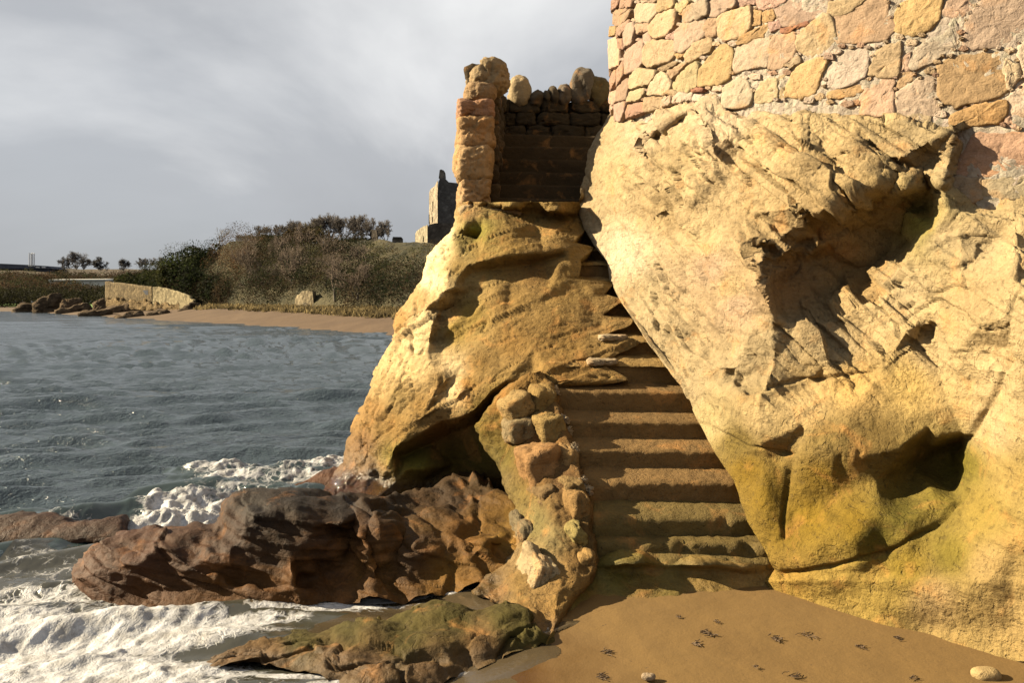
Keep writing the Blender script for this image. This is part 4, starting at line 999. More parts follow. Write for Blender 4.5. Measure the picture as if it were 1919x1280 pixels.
# the parapet runs back up the steps
rr_ = np.random.default_rng(91)
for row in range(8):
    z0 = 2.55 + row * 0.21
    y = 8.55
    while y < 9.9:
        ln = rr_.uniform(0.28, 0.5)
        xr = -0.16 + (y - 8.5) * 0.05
        o = boulder('stone', xr - 0.36, xr + 0.02, y, y + ln + 0.02, z0, z0 + 0.235, None, np.array((.09, .07, .042)) * rr_.uniform(.8, 1.15), 430 + row * 9 + int(y * 7), 0.03, 6.0, 0.02, sub=4, fac=.25)  # this run is darkened in colour to stand for the recess shade
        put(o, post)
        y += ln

# ------------------------------------------------------------------ wall across the head of the stairs, with coping stones on edge
back = empty('head_wall', (0.5, 10.0, 3.4))
tag(back, 'shaded rubble wall with upright coping stones across the head of the stairs', 'wall')
yb_ = 10.0
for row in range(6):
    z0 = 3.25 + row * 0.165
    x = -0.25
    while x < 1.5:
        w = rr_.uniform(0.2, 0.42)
        o = boulder('stone', x, x + w + 0.015, yb_ + rr_.uniform(0, .03), yb_ + 0.35, z0, z0 + 0.185, None, np.array((.06, .048, .03)) * rr_.uniform(.75, 1.2), 500 + row * 11 + int(x * 10), 0.03, 7.0, 0.02, sub=4, fac=.25)  # stones coloured near black to deepen the shade at the stair head
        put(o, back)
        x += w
for k, (xa, xb, ya, yb, cc, tl, sq) in enumerate([(955, 996, 136, 192, (.46, .38, .24), -.1, 2.8), (994, 1022, 160, 192, (.22, .18, .13), .1, 2.5), (1018, 1034, 164, 192, (.2, .17, .12), .1, 2.5), (1030, 1048, 160, 192, (.2, .17, .12), -.2, 2.6),
                                                 (1046, 1072, 156, 192, (.33, .28, .22), .45, 2.8), (1068, 1112, 121, 190, (.32, .29, .24), .22, 3.0), (1098, 1146, 136, 191, (.30, .25, .13), .05, 2.5)]):
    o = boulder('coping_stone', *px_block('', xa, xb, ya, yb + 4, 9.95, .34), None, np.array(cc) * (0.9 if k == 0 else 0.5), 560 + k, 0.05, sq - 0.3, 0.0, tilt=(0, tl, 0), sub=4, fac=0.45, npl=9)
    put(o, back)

# ------------------------------------------------------------------ loose masonry stones bedded beside the lower steps
bank = empty('edge_masonry', (0.2, 5.6, 0.6))
tag(bank, 'broken edge of rounded stones and mortar along the lower steps', 'masonry')
ED = [  # px box, distance, colour, squareness
 (938, 998, 740, 788, 5.92, (.42,.33,.19), 2.6), (990, 1034, 722, 775, 5.95, (.36,.27,.13), 3.0), (942, 1000, 782, 828, 5.85, (.33,.29,.22), 3.2), (1002, 1056, 776, 828, 5.72, (.37,.29,.15), 4.0),
 (975, 1056, 838, 920, 5.48, (.40,.26,.15), 3.0), (1042, 1076, 838, 894, 5.50, (.38,.27,.15), 3.0), (1050, 1092, 900, 930, 5.24, (.30,.23,.13), 2.6),
 (1058, 1096, 925, 1000, 5.08, (.36,.25,.13), 3.0), (1000, 1040, 915, 955, 5.28, (.24,.18,.11), 2.4), (965, 992, 980, 1028, 5.22, (.23,.21,.17), 2.5),
 (1060, 1092, 990, 1040, 4.92, (.36,.33,.17), 3.0), (985, 1016, 1050, 1112, 4.62, (.52,.46,.38), 3.0), (1010, 1040, 1062, 1098, 4.66, (.55,.5,.42), 2.4),
 (1072, 1112, 1040, 1075, 4.78, (.42,.30,.15), 2.5)]
for k, (xa, xb, ya, yb, dd, cc, sq) in enumerate(ED):
    o = boulder('stone', *px_block('', xa, xb, ya + 4, yb + 6, dd - 0.10, 0.36), None, np.array(cc) * 0.85, 600 + k, 0.025, sq + 3.5, 0.012, tilt=(0.05, rr_.uniform(-.5, .5), 0.25), sub=4, fac=0.3, wet=0.05, mat='crag')
    put(o, bank)
# crumbly mortar ends at the left of the treads
for k, (xx, yy, dd) in enumerate([(1040, 735, 6.0), (1058, 790, 5.76), (1064, 812, 5.72), (1078, 846, 5.5), (1096, 908, 5.26), (1104, 925, 5.2)]):
    o = boulder('mortar_lump', *px_block('', xx - 15, xx + 9, yy - 12, yy + 10, dd - 0.01, 0.16), None, (.46, .39, .28), 640 + k, 0.035, 4.0, 0.03, sub=4, fac=0.3)
    put(o, bank)

for k, (xa, xb, ya, yb, dd) in enumerate([(1124, 1180, 627, 640, 6.50), (1100, 1160, 672, 686, 6.25)]):
    o = boulder('mortar_lump', *px_block('', xa, xb, ya, yb, dd, 0.14), None, (.42, .36, .26), 660 + k, 0.02, 5.0, 0.012, sub=4, fac=0.12)
    put(o, bank)
# ------------------------------------------------------------------ beach, sea and foam
SEA_Z = -0.10
def sand_material():
    s = NT('sand')
    wet = s.attr('wet', 'Fac')
    n = s.noise(3, 5, 0.6)
    c = s.mix((.088, .050, .0125), (.113, .066, .0175), n)
    c = s.mix(c, s.ramp(s.noise(160, 4, 0.7), [(.3, .7), (.5, 1.0), (.7, 1.2)]), 0.6, 'MULTIPLY')
    c = s.mix(c, (.03, .018, .008), s.math('MULTIPLY', s.ramp(s.noise(26, 3, 0.6), [(0.70, 0), (0.76, 0.8)]), 1.0))
    c = s.mix(c, s.mix(c, (.42, .34, .27), 1.0, 'MULTIPLY'), wet)
    h = s.math('ADD', s.math('MULTIPLY', s.noise(9, 5, 0.6), 1.0), s.math('MULTIPLY', s.noise(90, 4, 0.7), 0.25))
    nb = s.bump(h, 0.35, 0.02)
    return s.set(c, s.math('SUBTRACT', 0.95, s.math('MULTIPLY', wet, 0.72)), nb, 0.35)
M['sand'] = sand_material()
def sand_z(x, y):
    side = np.clip((x - 0.15 + 0.22 * (y - 4.0)) / 1.0, -3, 0.5)
    return np.where(side < 0, side * 0.16, side * 0.06) - 0.035
xs = np.concatenate([[-500, -120, -40], np.linspace(-14, -2.2, 30), np.linspace(-2.1, 2.8, 300), np.linspace(2.9, 14, 30), [40, 120, 500]])
ys = np.concatenate([[-600, -200, -60, -25], np.linspace(-12, 2.2, 40), np.linspace(2.25, 5.6, 220), np.linspace(5.7, 7, 6)])
XX, YY = np.meshgrid(xs, ys)
P = np.stack([XX, YY, sand_z(XX, YY)], -1)
near = np.clip(1 - np.abs(XX) / 4, 0, 1)
P[..., 2] += (0.014 * fbm(P, 1.3, 3, 0.5, 101) + 0.005 * fbm(P, 6, 3, 0.5, 102)) * near
wetv = np.clip((0.02 - P[..., 2] - 0.03 + 0.02 * fbm(P, 2.0, 3, .5, 103)) / 0.05, 0, 1)
sand = mesh_np('beach', P, grid_faces(*P.shape[:2]), M['sand'], None, None, wetv)
tag(sand, kind='structure')

def sea_material():
    s = NT('sea_water')
    foam = s.attr('foam', 'Fac')
    v1 = s.map((1.0, 1.6, 1.0))
    h = s.math('ADD', s.math('MULTIPLY', s.noise(5.0, 4, 0.6, 0.3, v1), 1.0), s.math('MULTIPLY', s.noise(19, 3, 0.6, 0.2, v1), 0.35))
    nb = s.bump(h, 0.9, 0.06)
    c = s.mix((.026, .038, .050), (.034, .046, .054), s.noise(0.35, 3))
    m = s.set(c, 0.09, nb, 0.5)
    s.b.inputs['IOR'].default_value = 1.333
    return m
M['sea'] = sea_material()
wv = np.random.default_rng(21)
WAVES = []
for k in range(46):
    lam = 0.42 * (1.085 ** k) * wv.uniform(0.9, 1.1)
    a = math.radians(wv.normal(-75, 17))                 # most crests lie across the view and run in towards the rocks
    WAVES.append((2 * math.pi / lam, math.cos(a), math.sin(a), wv.uniform(0, 6.28), 0.0225 * min(lam, 1.7) ** 0.95 * wv.uniform(0.5, 1.4) * (1.55 if lam < 1.2 else 0.42)))
def sea_h(x, y):
    d = np.hypot(x, y)
    wx = x + 0.5 * perlin(np.stack([x * 0.35, y * 0.35, x * 0], -1)); wy = y + 0.5 * perlin(np.stack([x * 0.35 + 9, y * 0.35, x * 0], -1))
    gust = 0.75 + 0.7 * perlin(np.stack([x * 0.06 + 3, y * 0.06, x * 0], -1))
    h = 0
    for kk, ca, sa, ph, am in WAVES:
        lam = 2 * math.pi / kk
        fade = np.clip(1.5 - (d * d / (F * 1.8)) / (lam * 1.1), 0, 1)
        t = kk * (wx * ca + wy * sa) + ph
        sn = np.sin(t)
        h = h + fade * am * (np.exp(sn * 0.9) - 1.2) * 0.9
    return h * gust * np.clip((d - 3.2) / 3, 0.25, 1)
py = np.concatenate([np.linspace(568.2, 572, 20), np.linspace(572.3, 640, 180), np.linspace(640.5, 960, 250), np.linspace(962, 1420, 150)])
px = np.concatenate([np.linspace(-2600, -240, 90), np.linspace(-235, 1060, 520), np.linspace(1070, 1500, 20)])
PX, PY = np.meshgrid(px, py)
Dd = F * (CAMZ - SEA_Z) / (PY - HY)
Xs, Ys = (PX - CX) / F * Dd, Dd
Zs = SEA_Z + sea_h(Xs, Ys) * np.clip(1.4 - (Xs + 0.9) / 1.2, 0.15, 1)
P = np.stack([Xs, Ys, Zs], -1)
sea = mesh_np('sea', P, grid_faces(*P.shape[:2]), M['sea'])
tag(sea, kind='structure')

def foam_material():
    """wash of the breaking wave: white froth, in lace where it thins out, on sandy water"""
    s = NT('sea_foam')
    den = s.attr('wet', 'Fac')
    wd = s.n('ShaderNodeTexNoise'); wd.inputs['Scale'].default_value = 6.0; wd.inputs['Detail'].default_value = 4; s.l(s.tc, wd.inputs['Vector'])
    ws = s.n('ShaderNodeVectorMath', operation='SCALE'); ws.inputs['Scale'].default_value = 0.22; s.l(wd.outputs['Color'], ws.inputs[0])
    wv = s.n('ShaderNodeVectorMath', operation='ADD'); s.l(s.tc, wv.inputs[0]); s.l(ws.outputs[0], wv.inputs[1])
    def edge(scale):
        v = s.n('ShaderNodeTexVoronoi', feature='DISTANCE_TO_EDGE'); v.inputs['Scale'].default_value = scale; s.l(wv.outputs[0], v.inputs['Vector'])
        return v.outputs['Distance']
    l1 = s.ramp(edge(5.5), [(0.0, 1), (0.22, 0)]); l2 = s.ramp(edge(15), [(0.0, 0.9), (0.25, 0)])
    lace = s.math('MAXIMUM', l1, l2)
    big = s.noise(4.0, 6, 0.65, 0.4)
    f = s.math('ADD', s.math('MULTIPLY', den, 1.75), s.math('ADD', s.math('MULTIPLY', lace, 0.55), s.math('MULTIPLY', big, 1.9)))
    mask = s.ramp(s.math('SUBTRACT', f, 1.80), [(0.30, 0), (0.46, 0.45), (0.75, 1)])
    bub = s.noise(38, 4, 0.6)
    white = s.mix((.16, .155, .15), (.31, .315, .33), s.ramp(s.noise(9, 4, 0.6), [(.3, 0), (.6, 1)]))
    white = s.mix(white, s.ramp(bub, [(.3, .7), (.55, 1.05)]), 0.8, 'MULTIPLY')
    c = s.mix(s.attr('col'), white, mask)
    v = s.n('ShaderNodeTexVoronoi'); v.inputs['Scale'].default_value = 60; s.l(wv.outputs[0], v.inputs['Vector'])
    hh = s.math('ADD', s.math('MULTIPLY', v.outputs['Distance'], -0.5), s.math('ADD', bub, s.math('MULTIPLY', s.noise(18, 5, 0.7), 1.6)))
    hh = s.math('MULTIPLY', hh, s.math('ADD', mask, 0.12))
    nb = s.bump(s.math('ADD', hh, s.math('MULTIPLY', mask, 0.8)), 0.32, 0.018)
    rough = s.math('ADD', 0.12, s.math('MULTIPLY', mask, 0.6))
    m = s.set(c, rough, nb, 0.45)
    return m
M['foam'] = foam_material()
def foam_sheet(name, x0, x1, y0, y1, step, dens, lump, label, water=(.035, .034, .026), seed=1, lift=0.004):
    xs = np.arange(x0, x1, step); ys = np.arange(y0, y1, step)
    X, Y = np.meshgrid(xs, ys)
    B = np.stack([X, Y, np.zeros_like(X)], -1)
    wz = SEA_Z + sea_h(X, Y) * np.clip(1.4 - (X + 0.9) / 1.2, 0.15, 1)
    wz = np.maximum(wz, sand_z(X, Y) + 0.008)
    den = dens(X, Y)
    dn = np.clip(den * 1.3 - 0.3 + 0.5 * fbm(B, 2.4, 4, 0.55, seed + 3), 0, 1)
    q = B + 0.10 * fbm(B, 3.5, 3, 0.5, seed)[..., None]
    r1 = 1 - np.abs(fbm(q, 3.2, 3, 0.5, seed + 4)) * 2.6
    r2 = np.clip(fbm(q, 8.5, 4, 0.6, seed + 5) * 1.5 + 0.45, 0, 1.3)
    r3 = np.clip(fbm(q, 21, 3, 0.6, seed + 6) * 1.4 + 0.4, 0, 1.2)
    H = wz + lift + lump * dn * (0.45 * np.clip(r1, 0, 1) + 0.55 * r2 + 0.10 * r3)
    fall = np.clip(den / 0.12, 0, 1)
    H = (wz - 0.012) * (1 - fall) + H * fall
    P = np.stack([X, Y, H], -1)
    fc = grid_faces(*X.shape)
    fc = fc[(den.ravel()[fc] > 0.03).all(1)]
    used, inv = np.unique(fc, return_inverse=True)
    V = P.reshape(-1, 3)[used]
    o = mesh_np(name, V, inv.reshape(-1, 4), M['foam'], None, np.ones((len(V), 3)) * np.array(water), den.ravel()[used])
    tag(o, label, None, None, 'stuff')
    return o
def blob(X, Y, pts):
    v = 0
    for cx, cy, rx, ry, w, rot in pts:
        c, s = math.cos(rot), math.sin(rot)
        a, b = (X - cx) * c + (Y - cy) * s, -(X - cx) * s + (Y - cy) * c
        v = np.maximum(v, w * np.exp(-((a / rx) ** 2 + (b / ry) ** 2) ** 1.5))
    return v
def W2(px, py):
    v = on_level(px, py, SEA_Z); return v.x, v.y
def blobs_px(lst):
    """(px, py, half width m, half depth m, strength, turn)"""
    return [(*W2(a, b), rx, ry, w, r) for a, b, rx, ry, w, r in lst]
WASH = blobs_px([(60, 1210, .75, .62, 1.0, .1), (230, 1190, .6, .45, .95, .2), (120, 1110, .75, .45, .62, 0), (40, 1060, .8, .5, .42, 0), (300, 1160, .45, .25, .85, .1), (400, 1195, .42, .16, .85, .35), (480, 1160, .42, .12, .8, .2), (350, 1165, .3, .2, .85, .2),
                 (180, 1270, .8, .3, .98, 0), (330, 1262, .3, .12, .8, .3), (250, 1310, .8, .25, .8, 0), (60, 1030, .6, .5, .42, 0), (250, 1000, .5, .4, .35, 0)])
foam_sheet('sea_foam', -3.7, -0.75, 3.0, 6.9, 0.013, lambda X, Y: np.clip(blob(X, Y, WASH), 0, 1), 0.040, 'thick white foam of a broken wave washing round the rocks', seed=3)
SPL = blobs_px([(350, 965, .55, .55, 1.0, 0), (390, 985, .35, .25, 1.1, 0), (320, 940, .4, .5, .8, .4), (430, 900, .5, .3, .7, .3), (300, 1000, .4, .4, .6, 0), (200, 985, .9, .5, .42, 0), (60, 985, .9, .5, .42, 0), (420, 890, .5, .3, .7, 0), (600, 885, .7, .3, .72, .1), (560, 900, .6, .25, .6, .1), (470, 915, .8, .5, .5, 0)])
foam_sheet('wave_foam', -5.6, -1.3, 5.5, 10.0, 0.017, lambda X, Y: np.clip(blob(X, Y, SPL), 0, 1), 0.12, 'white crest breaking behind the dark rock spur', (.02, .03, .03), 9)
SW = blobs_px([(560, 1172, .5, .2, .2, 0), (870, 1268, .4, .16, .2, .3), (760, 1300, .5, .2, .2, 0), (640, 1148, .75, .28, .2, 0), (480, 1268, 1.0, .16, .22, 0), (760, 1140, .5, .2, .2, 0), (690, 1118, .7, .05, .85, -.02), (620, 1128, .6, .06, .8, -.05), (560, 1140, .5, .10, .7, 0), (950, 1222, .3, .05, .8, .45), (860, 1245, .35, .05, .8, .4), (700, 1282, .5, .05, .8, .2), (480, 1275, .8, .05, .75, 0), (620, 1295, .5, .06, .8, .1), (440, 1250, .3, .06, .5, .2)])
foam_sheet('swash_foam', -1.9, 0.9, 3.2, 5.2, 0.010, lambda X, Y: np.clip(blob(X, Y, SW), 0, 1), 0.010, 'thin lines of froth where the swash runs up on the sand', (.045, .034, .02), 15, 0.003)
# ------------------------------------------------------------------ far shore
def plain(name, c0, c1, scale=0.6, rough=0.95, bump=0.3, dist=0.2, contrast=(0.35, 0.65)):
    s = NT(name)
    n = s.noise(scale, 6, 0.65, 0.3)
    c = s.mix(c0, c1, s.ramp(n, [(contrast[0], 0), (contrast[1], 1)]))
    return s.set(c, rough, s.bump(s.noise(scale * 5, 4, 0.65), bump, dist), 0.2)
M['farsand'] = plain('far_sand', (.054, .034, .020), (.074, .048, .028), 0.35)
M['hill'] = plain('hill_scrub', (.020, .020, .010), (.055, .046, .022), 0.35, 0.95, 1.0, 0.5)
M['grass'] = plain('green_grass', (.06, .11, .018), (.09, .15, .03), 0.3)
M['heath'] = plain('far_heath', (.03, .027, .018), (.07, .05, .033), 0.12, 0.95, 1.0, 1.0)
M['white'] = plain('white_render', (.42, .41, .37), (.48, .47, .43), 0.5)
M['slate'] = plain('slate', (.035, .04, .055), (.06, .065, .08), 0.5)
M['steel'] = plain('mast_steel', (.35, .36, .38), (.45, .46, .48), 2.0, 0.6)

shore_px = [(-2400, 571.5), (-900, 575.5), (-300, 580), (0, 583.5), (60, 584.5), (150, 591), (300, 600), (420, 606.5), (500, 611.5), (620, 619.5), (725, 628), (900, 643), (1100, 662)]
def shore_py(x):
    return np.interp(x, [p[0] for p in shore_px], [p[1] for p in shore_px])
def shore_d(x):
    return F * (CAMZ - SEA_Z) / (shore_py(x) - HY)
def loft(name, px, rows, mat, amp=0.0, freq=0.3, seed=1, **k):
    """rows: list of (distance array, py array) over the columns px"""
    L = []
    for (d0, y0), (d1, y1), n in rows:
        for t in np.linspace(0, 1, n, endpoint=False):
            d = d0 + (d1 - d0) * t
            z0, z1 = CAMZ + (HY - y0) / F * d0, CAMZ + (HY - y1) / F * d1
            z = z0 + (z1 - z0) * t
            L.append(np.stack([(px - CX) / F * d, d, z], -1))
    P = np.array(L)
    if amp:
        w = np.ones(P.shape[0]); w[0] = 0
        P[..., 2] += amp * fbm(P, freq, 4, 0.55, seed) * w[:, None]
    return mesh_np(name, P, grid_faces(*P.shape[:2]), mat, None, **k), P
cx = np.linspace(-2400, 1100, 420)
ds = shore_d(cx)
zsea = -0.35
y_under = HY + (CAMZ - zsea) * F / (ds - 2)
dune_py = np.interp(cx, [-2400, -300, 0, 200, 300, 400, 550, 725, 1100], [569.5, 574, 576.5, 580, 584, 579, 585, 596, 622])
top_py = np.interp(cx, [-2400, -300, 0, 200, 300, 400, 550, 725, 1100], [568.5, 572, 574, 576, 577, 573, 576, 581, 597])
far_beach, _ = loft('far_beach', cx, [((ds - 2, y_under), (ds, shore_py(cx)), 3), ((ds, shore_py(cx)), (ds * 1.2, dune_py), 10), ((ds * 1.2, dune_py), (ds * 1.36, top_py), 8), ((ds * 1.36, top_py), (ds * 1.37, top_py), 2)], M['farsand'], 0.10, 0.25, 111)
tag(far_beach, kind='structure')
# level grassy ground behind the beach, out to the horizon on the left
gx = np.linspace(-2600, 330, 60)
gd = shore_d(gx)
ground, _ = loft('far_field', gx, [((gd * 1.3, np.interp(gx, [-2600, 0, 330], [569.0, 575, 578])), (gd * 2.2, np.interp(gx, [-2600, 0, 330], [566.5, 567, 567.5])), 6),
                                   ((gd * 2.2, np.interp(gx, [-2600, 0, 330], [566.5, 567, 567.5])), (gd * 2.4, np.interp(gx, [-2600, 0, 330], [566, 566.2, 566.5])), 3)], M['grass'])
tag(ground, kind='structure')
# far heath: low ridge at the left
rx = np.linspace(-2600, 420, 200)
ridge_py = np.interp(rx, [-2600, -600, -100, 0, 55, 95, 110, 200, 330, 420], [512, 500, 493, 494, 498, 502, 504, 503, 505, 520])
rd = 330.0 + 0 * rx
ridge, _ = loft('far_ridge', rx, [((rd * 0.82, 563 + 0 * rx), (rd * 0.92, ridge_py + 22), 8), ((rd * 0.92, ridge_py + 22), (rd, ridge_py), 8), ((rd, ridge_py), (rd * 1.2, ridge_py + 6), 4)], M['heath'], 1.6, 0.05, 113)
tag(ridge, kind='structure')
# the wooded headland
hx = np.linspace(285, 1150, 240)
hs = shore_d(hx)
h_base = np.interp(hx, [285, 330, 400, 550, 725, 1150], [572, 572, 573, 576, 581, 600])
h_top = np.interp(hx, [285, 300, 320, 345, 372, 400, 415, 432, 470, 520, 600, 700, 800, 900, 1150], [545, 520, 500, 487, 473, 474, 466, 455, 452, 456, 456, 452, 456, 462, 480])
b_d = hs * 1.34
t_d = np.interp(hx, [285, 430, 725, 1150], [105, 100, 78, 62])
t_d = np.maximum(t_d, b_d * 1.12)
hill, HP = loft('headland', hx, [((b_d, h_base), (b_d * 0.62 + t_d * 0.38, h_base * 0.55 + h_top * 0.45), 10), ((b_d * 0.62 + t_d * 0.38, h_base * 0.55 + h_top * 0.45), (t_d, h_top), 10), ((t_d, h_top), (t_d * 1.35, h_top + 4), 6)], M['hill'], 0.7, 0.3, 114)
tag(hill, kind='structure')

# scrub, brambles and ivy on the slope: far too many twigs to count
def leaf_material():
    s = NT('scrub_leaves')
    c = s.mix(s.attr('col'), s.ramp(s.noise(0.9, 4, 0.6), [(.3, .20), (.7, .48)]), 1.0, 'MULTIPLY')
    m = s.set(c, 0.85, None, 0.1)
    tr_ = s.n('ShaderNodeBsdfTranslucent'); s.l(c, tr_.inputs[0])
    mx_ = s.n('ShaderNodeMixShader'); mx_.inputs[0].default_value = 0.5
    s.l(s.b.outputs[0], mx_.inputs[1]); s.l(tr_.outputs[0], mx_.inputs[2]); s.l(mx_.outputs[0], s.out.inputs[0])
    return m
M['leaf'] = leaf_material()
def tufts(name, centres, radii, cols, per, size, label, seed, squash=0.8, up=0.3):
    r = np.random.default_rng(seed)
    Vs, Cs = [], []
    for c, rad, cc in zip(centres, radii, cols):
        n = int(per * rad * rad)
        dirs = r.normal(size=(n, 3)); dirs /= np.linalg.norm(dirs, axis=1)[:, None]
        p = c + dirs * (rad * r.uniform(0.45, 1.0, (n, 1)) ** 0.6) * np.array([1, 1, squash])
        a = r.normal(size=(n, 3)); a /= np.linalg.norm(a, axis=1)[:, None]
        a[:, 2] += up; b = np.cross(a, r.normal(size=(n, 3))); b /= np.linalg.norm(b, axis=1)[:, None]
        sz = size * r.uniform(0.5, 1.4, (n, 1))
        Vs.append(np.stack([p + a * sz, p + b * sz * 0.45, p - a * sz * 0.6, p - b * sz * 0.45], 1).reshape(-1, 3))
        Cs.append(np.repeat(np.array(cc) * r.uniform(0.55, 1.45) * r.uniform(0.8, 1.2, (n, 1)), 4, 0))
    V = np.concatenate(Vs); Cc = np.concatenate(Cs)
    o = mesh_np(name, V, np.arange(len(V)).reshape(-1, 4), M['leaf'], None, Cc, shade=False)
    if label:
        tag(o, label, None, None, 'stuff')
    return o
r = np.random.default_rng(31)
cen, rad, cl = [], [], []
nr, ncol = HP.shape[:2]
BRN, OLI, DKG, RUS = (.105, .075, .045), (.085, .085, .035), (.030, .042, .018), (.16, .095, .05)
for k in range(620):
    i, j = int(r.uniform(0, 20.5)), int(r.uniform(0, ncol))
    pxj = hx[j]
    p = HP[min(i, nr - 1), j].copy()
    if pxj > 900 or (540 < pxj < 600 and i < 4):
        continue
    t = i / 20
    c = BRN if r.random() < .45 else (OLI if r.random() < .6 else DKG)
    if pxj < 415 and t > 0.15: c = DKG if r.random() < .75 else OLI
    if 415 < pxj < 480 and t > .45: c = RUS if r.random() < .6 else BRN
    if t < .3: c = DKG if r.random() < .5 else BRN
    if pxj > 690 and t > .55: c = (.16, .12, .06) if r.random() < .6 else (.13, .13, .05)
    rd_ = r.uniform(0.6, 1.0) ** 2 * 2.3 * (0.4 if pxj > 690 and t > .55 else 1.0) * (p[1] / 80) ** 0.8
    p[2] += rd_ * 0.45
    if t > .93: rd_ *= 0.5; p[2] -= 0.25
    cen.append(p); rad.append(rd_); cl.append(c)
tufts('scrub', cen, rad, cl, 170, 0.08, 'dense brown and green winter scrub covering the headland slope', 33)
# dune grass
cen, rad, cl = [], [], []
for k in range(900):
    x = r.uniform(370, 900); t = r.uniform(0, 1)
    d = shore_d(x) * (1.19 + 0.17 * t)
    yb = np.interp(x, cx, dune_py) * (1 - t) + np.interp(x, cx, top_py) * t
    v = at(x, yb, d); cen.append(np.array(v) + np.array([0, 0, 0.06])); rad.append(r.uniform(0.25, 0.5)); cl.append(np.array((.36, .28, .14)) * r.uniform(.7, 1.2))
tufts('dune_grass', cen, rad, cl, 190, 0.12, 'pale dry grass along the top of the far beach', 35, 0.5, 1.2)
# hedgerow and thicket at the left
cen, rad, cl = [], [], []
for k in range(1700):
    x = r.uniform(-600, 330); t = r.uniform(0, 1)
    d = 175 + 120 * t
    yy = 562 - 46 * t + r.uniform(-3, 3)
    if x > 150 and d < 250 and yy < 545: continue
    c = (.10, .068, .042) if r.random() < .6 else ((.07, .07, .035) if r.random() < .6 else (.045, .05, .025))
    if t < .2: c = (.04, .04, .02)
    cen.append(np.array(at(x, yy, d))); rad.append(r.uniform(1.6, 3.6)); cl.append(c)
tufts('thicket', cen, rad, cl, 26, 0.28, 'brown winter thicket behind the far field', 37)

# ------------------------------------------------------------------ trees
def bark_material():
    s = NT('bark'); return s.set(s.mix(s.attr('col'), s.ramp(s.noise(2, 3), [(.3, .4), (.7, .75)]), 1.0, 'MULTIPLY'), 0.9)
M['bark'] = bark_material()
def sticks(segs, sides=4):
    """tapered prisms along line segments, all at once"""
    p0 = np.array([s[0] for s in segs], float); p1 = np.array([s[1] for s in segs], float)
    ra = np.array([s[2] for s in segs], float); rb = np.array([s[3] for s in segs], float)
    d = p1 - p0; ln = np.linalg.norm(d, axis=1); ok = ln > 1e-6
    p0, p1, ra, rb, d = p0[ok], p1[ok], ra[ok], rb[ok], d[ok] / ln[ok][:, None]
    a = np.cross(d, np.array([0.3, 0.9, 0.2])); a /= np.linalg.norm(a, axis=1)[:, None]; b = np.cross(d, a)
    t = 2 * math.pi * np.arange(sides) / sides
    ring = a[:, None] * np.cos(t)[None, :, None] + b[:, None] * np.sin(t)[None, :, None]
    V = np.stack([p0[:, None] + ring * ra[:, None, None], p1[:, None] + ring * rb[:, None, None]], 1)
    n = len(p0); base = (np.arange(n) * 2 * sides)[:, None]
    k = np.arange(sides)[None]; k1 = (np.arange(sides)[None] + 1) % sides
    Fc = np.stack([base + k, base + k1, base + sides + k1, base + sides + k], -1).reshape(-1, 4)
    return V.reshape(-1, 3), Fc
def bare_tree(base, height, spread, seed, label, cat='tree', group=None, twig=0.02, col=(.12, .10, .085), levels=5, lean=0.0, trunk_frac=0.28, tcol=None, multi=1):
    r = np.random.default_rng(seed)
    trunk, crown = [], []
    def grow(p, d, ln, rad, lev):
        n = 3
        q = p
        for k in range(n):
            d = d + r.normal(size=3) * 0.10 + np.array([0, 0, 0.05]); d /= np.linalg.norm(d)
            q2 = q + d * ln / n
            (trunk if lev == 0 else crown).append((q, q2, rad * (1 - 0.3 * k / n), rad * (1 - 0.3 * (k + 1) / n)))
            q = q2
            if lev > 0 and lev < levels and r.random() < 0.75:
                dd = d + r.normal(size=3) * 0.75; dd[2] += 0.15; dd /= np.linalg.norm(dd)
                grow(q, dd, ln * r.uniform(0.5, 0.7), max(twig * 0.35, rad * 0.5), lev + 1)
        if lev < levels:
            for k in range(r.integers(2, 4)):
                dd = d + r.normal(size=3) * (0.55 * spread); dd[2] += 0.1; dd /= np.linalg.norm(dd)
                grow(q, dd, ln * r.uniform(0.62, 0.82), max(twig * 0.35, rad * 0.62), lev + 1)
    for m_ in range(multi):
        d0 = np.array([lean + ((m_ - (multi - 1) / 2) * 0.55 + r.normal() * 0.12 if multi > 1 else 0), r.normal() * 0.05, 1.0]); d0 /= np.linalg.norm(d0)
        grow(np.array(base, float), d0, height * trunk_frac, height * 0.022 + twig * 0.5, 0)
    allp = np.array([s[1] for s in crown])
    k = height / max(0.1, (allp[:, 2].max() - base[2]))
    b = np.array(base)
    sc = lambda L: [(b + (p - b) * k, b + (q - b) * k, u, v) for p, q, u, v in L]
    root = empty('bare_tree', base)
    tag(root, label, cat, group)
    V, Fc = sticks(sc(trunk), 6)
    put(mesh_np('trunk', np.array(V), Fc, M['bark'], None, np.ones((len(V), 3)) * np.array(tcol or col), None), root)
    V, Fc = sticks(sc(crown), 3)
    put(mesh_np('crown', np.array(V), Fc, M['bark'], None, np.ones((len(V), 3)) * np.array(col), None), root)
    return root
GT = 'bare trees on the headland skyline'
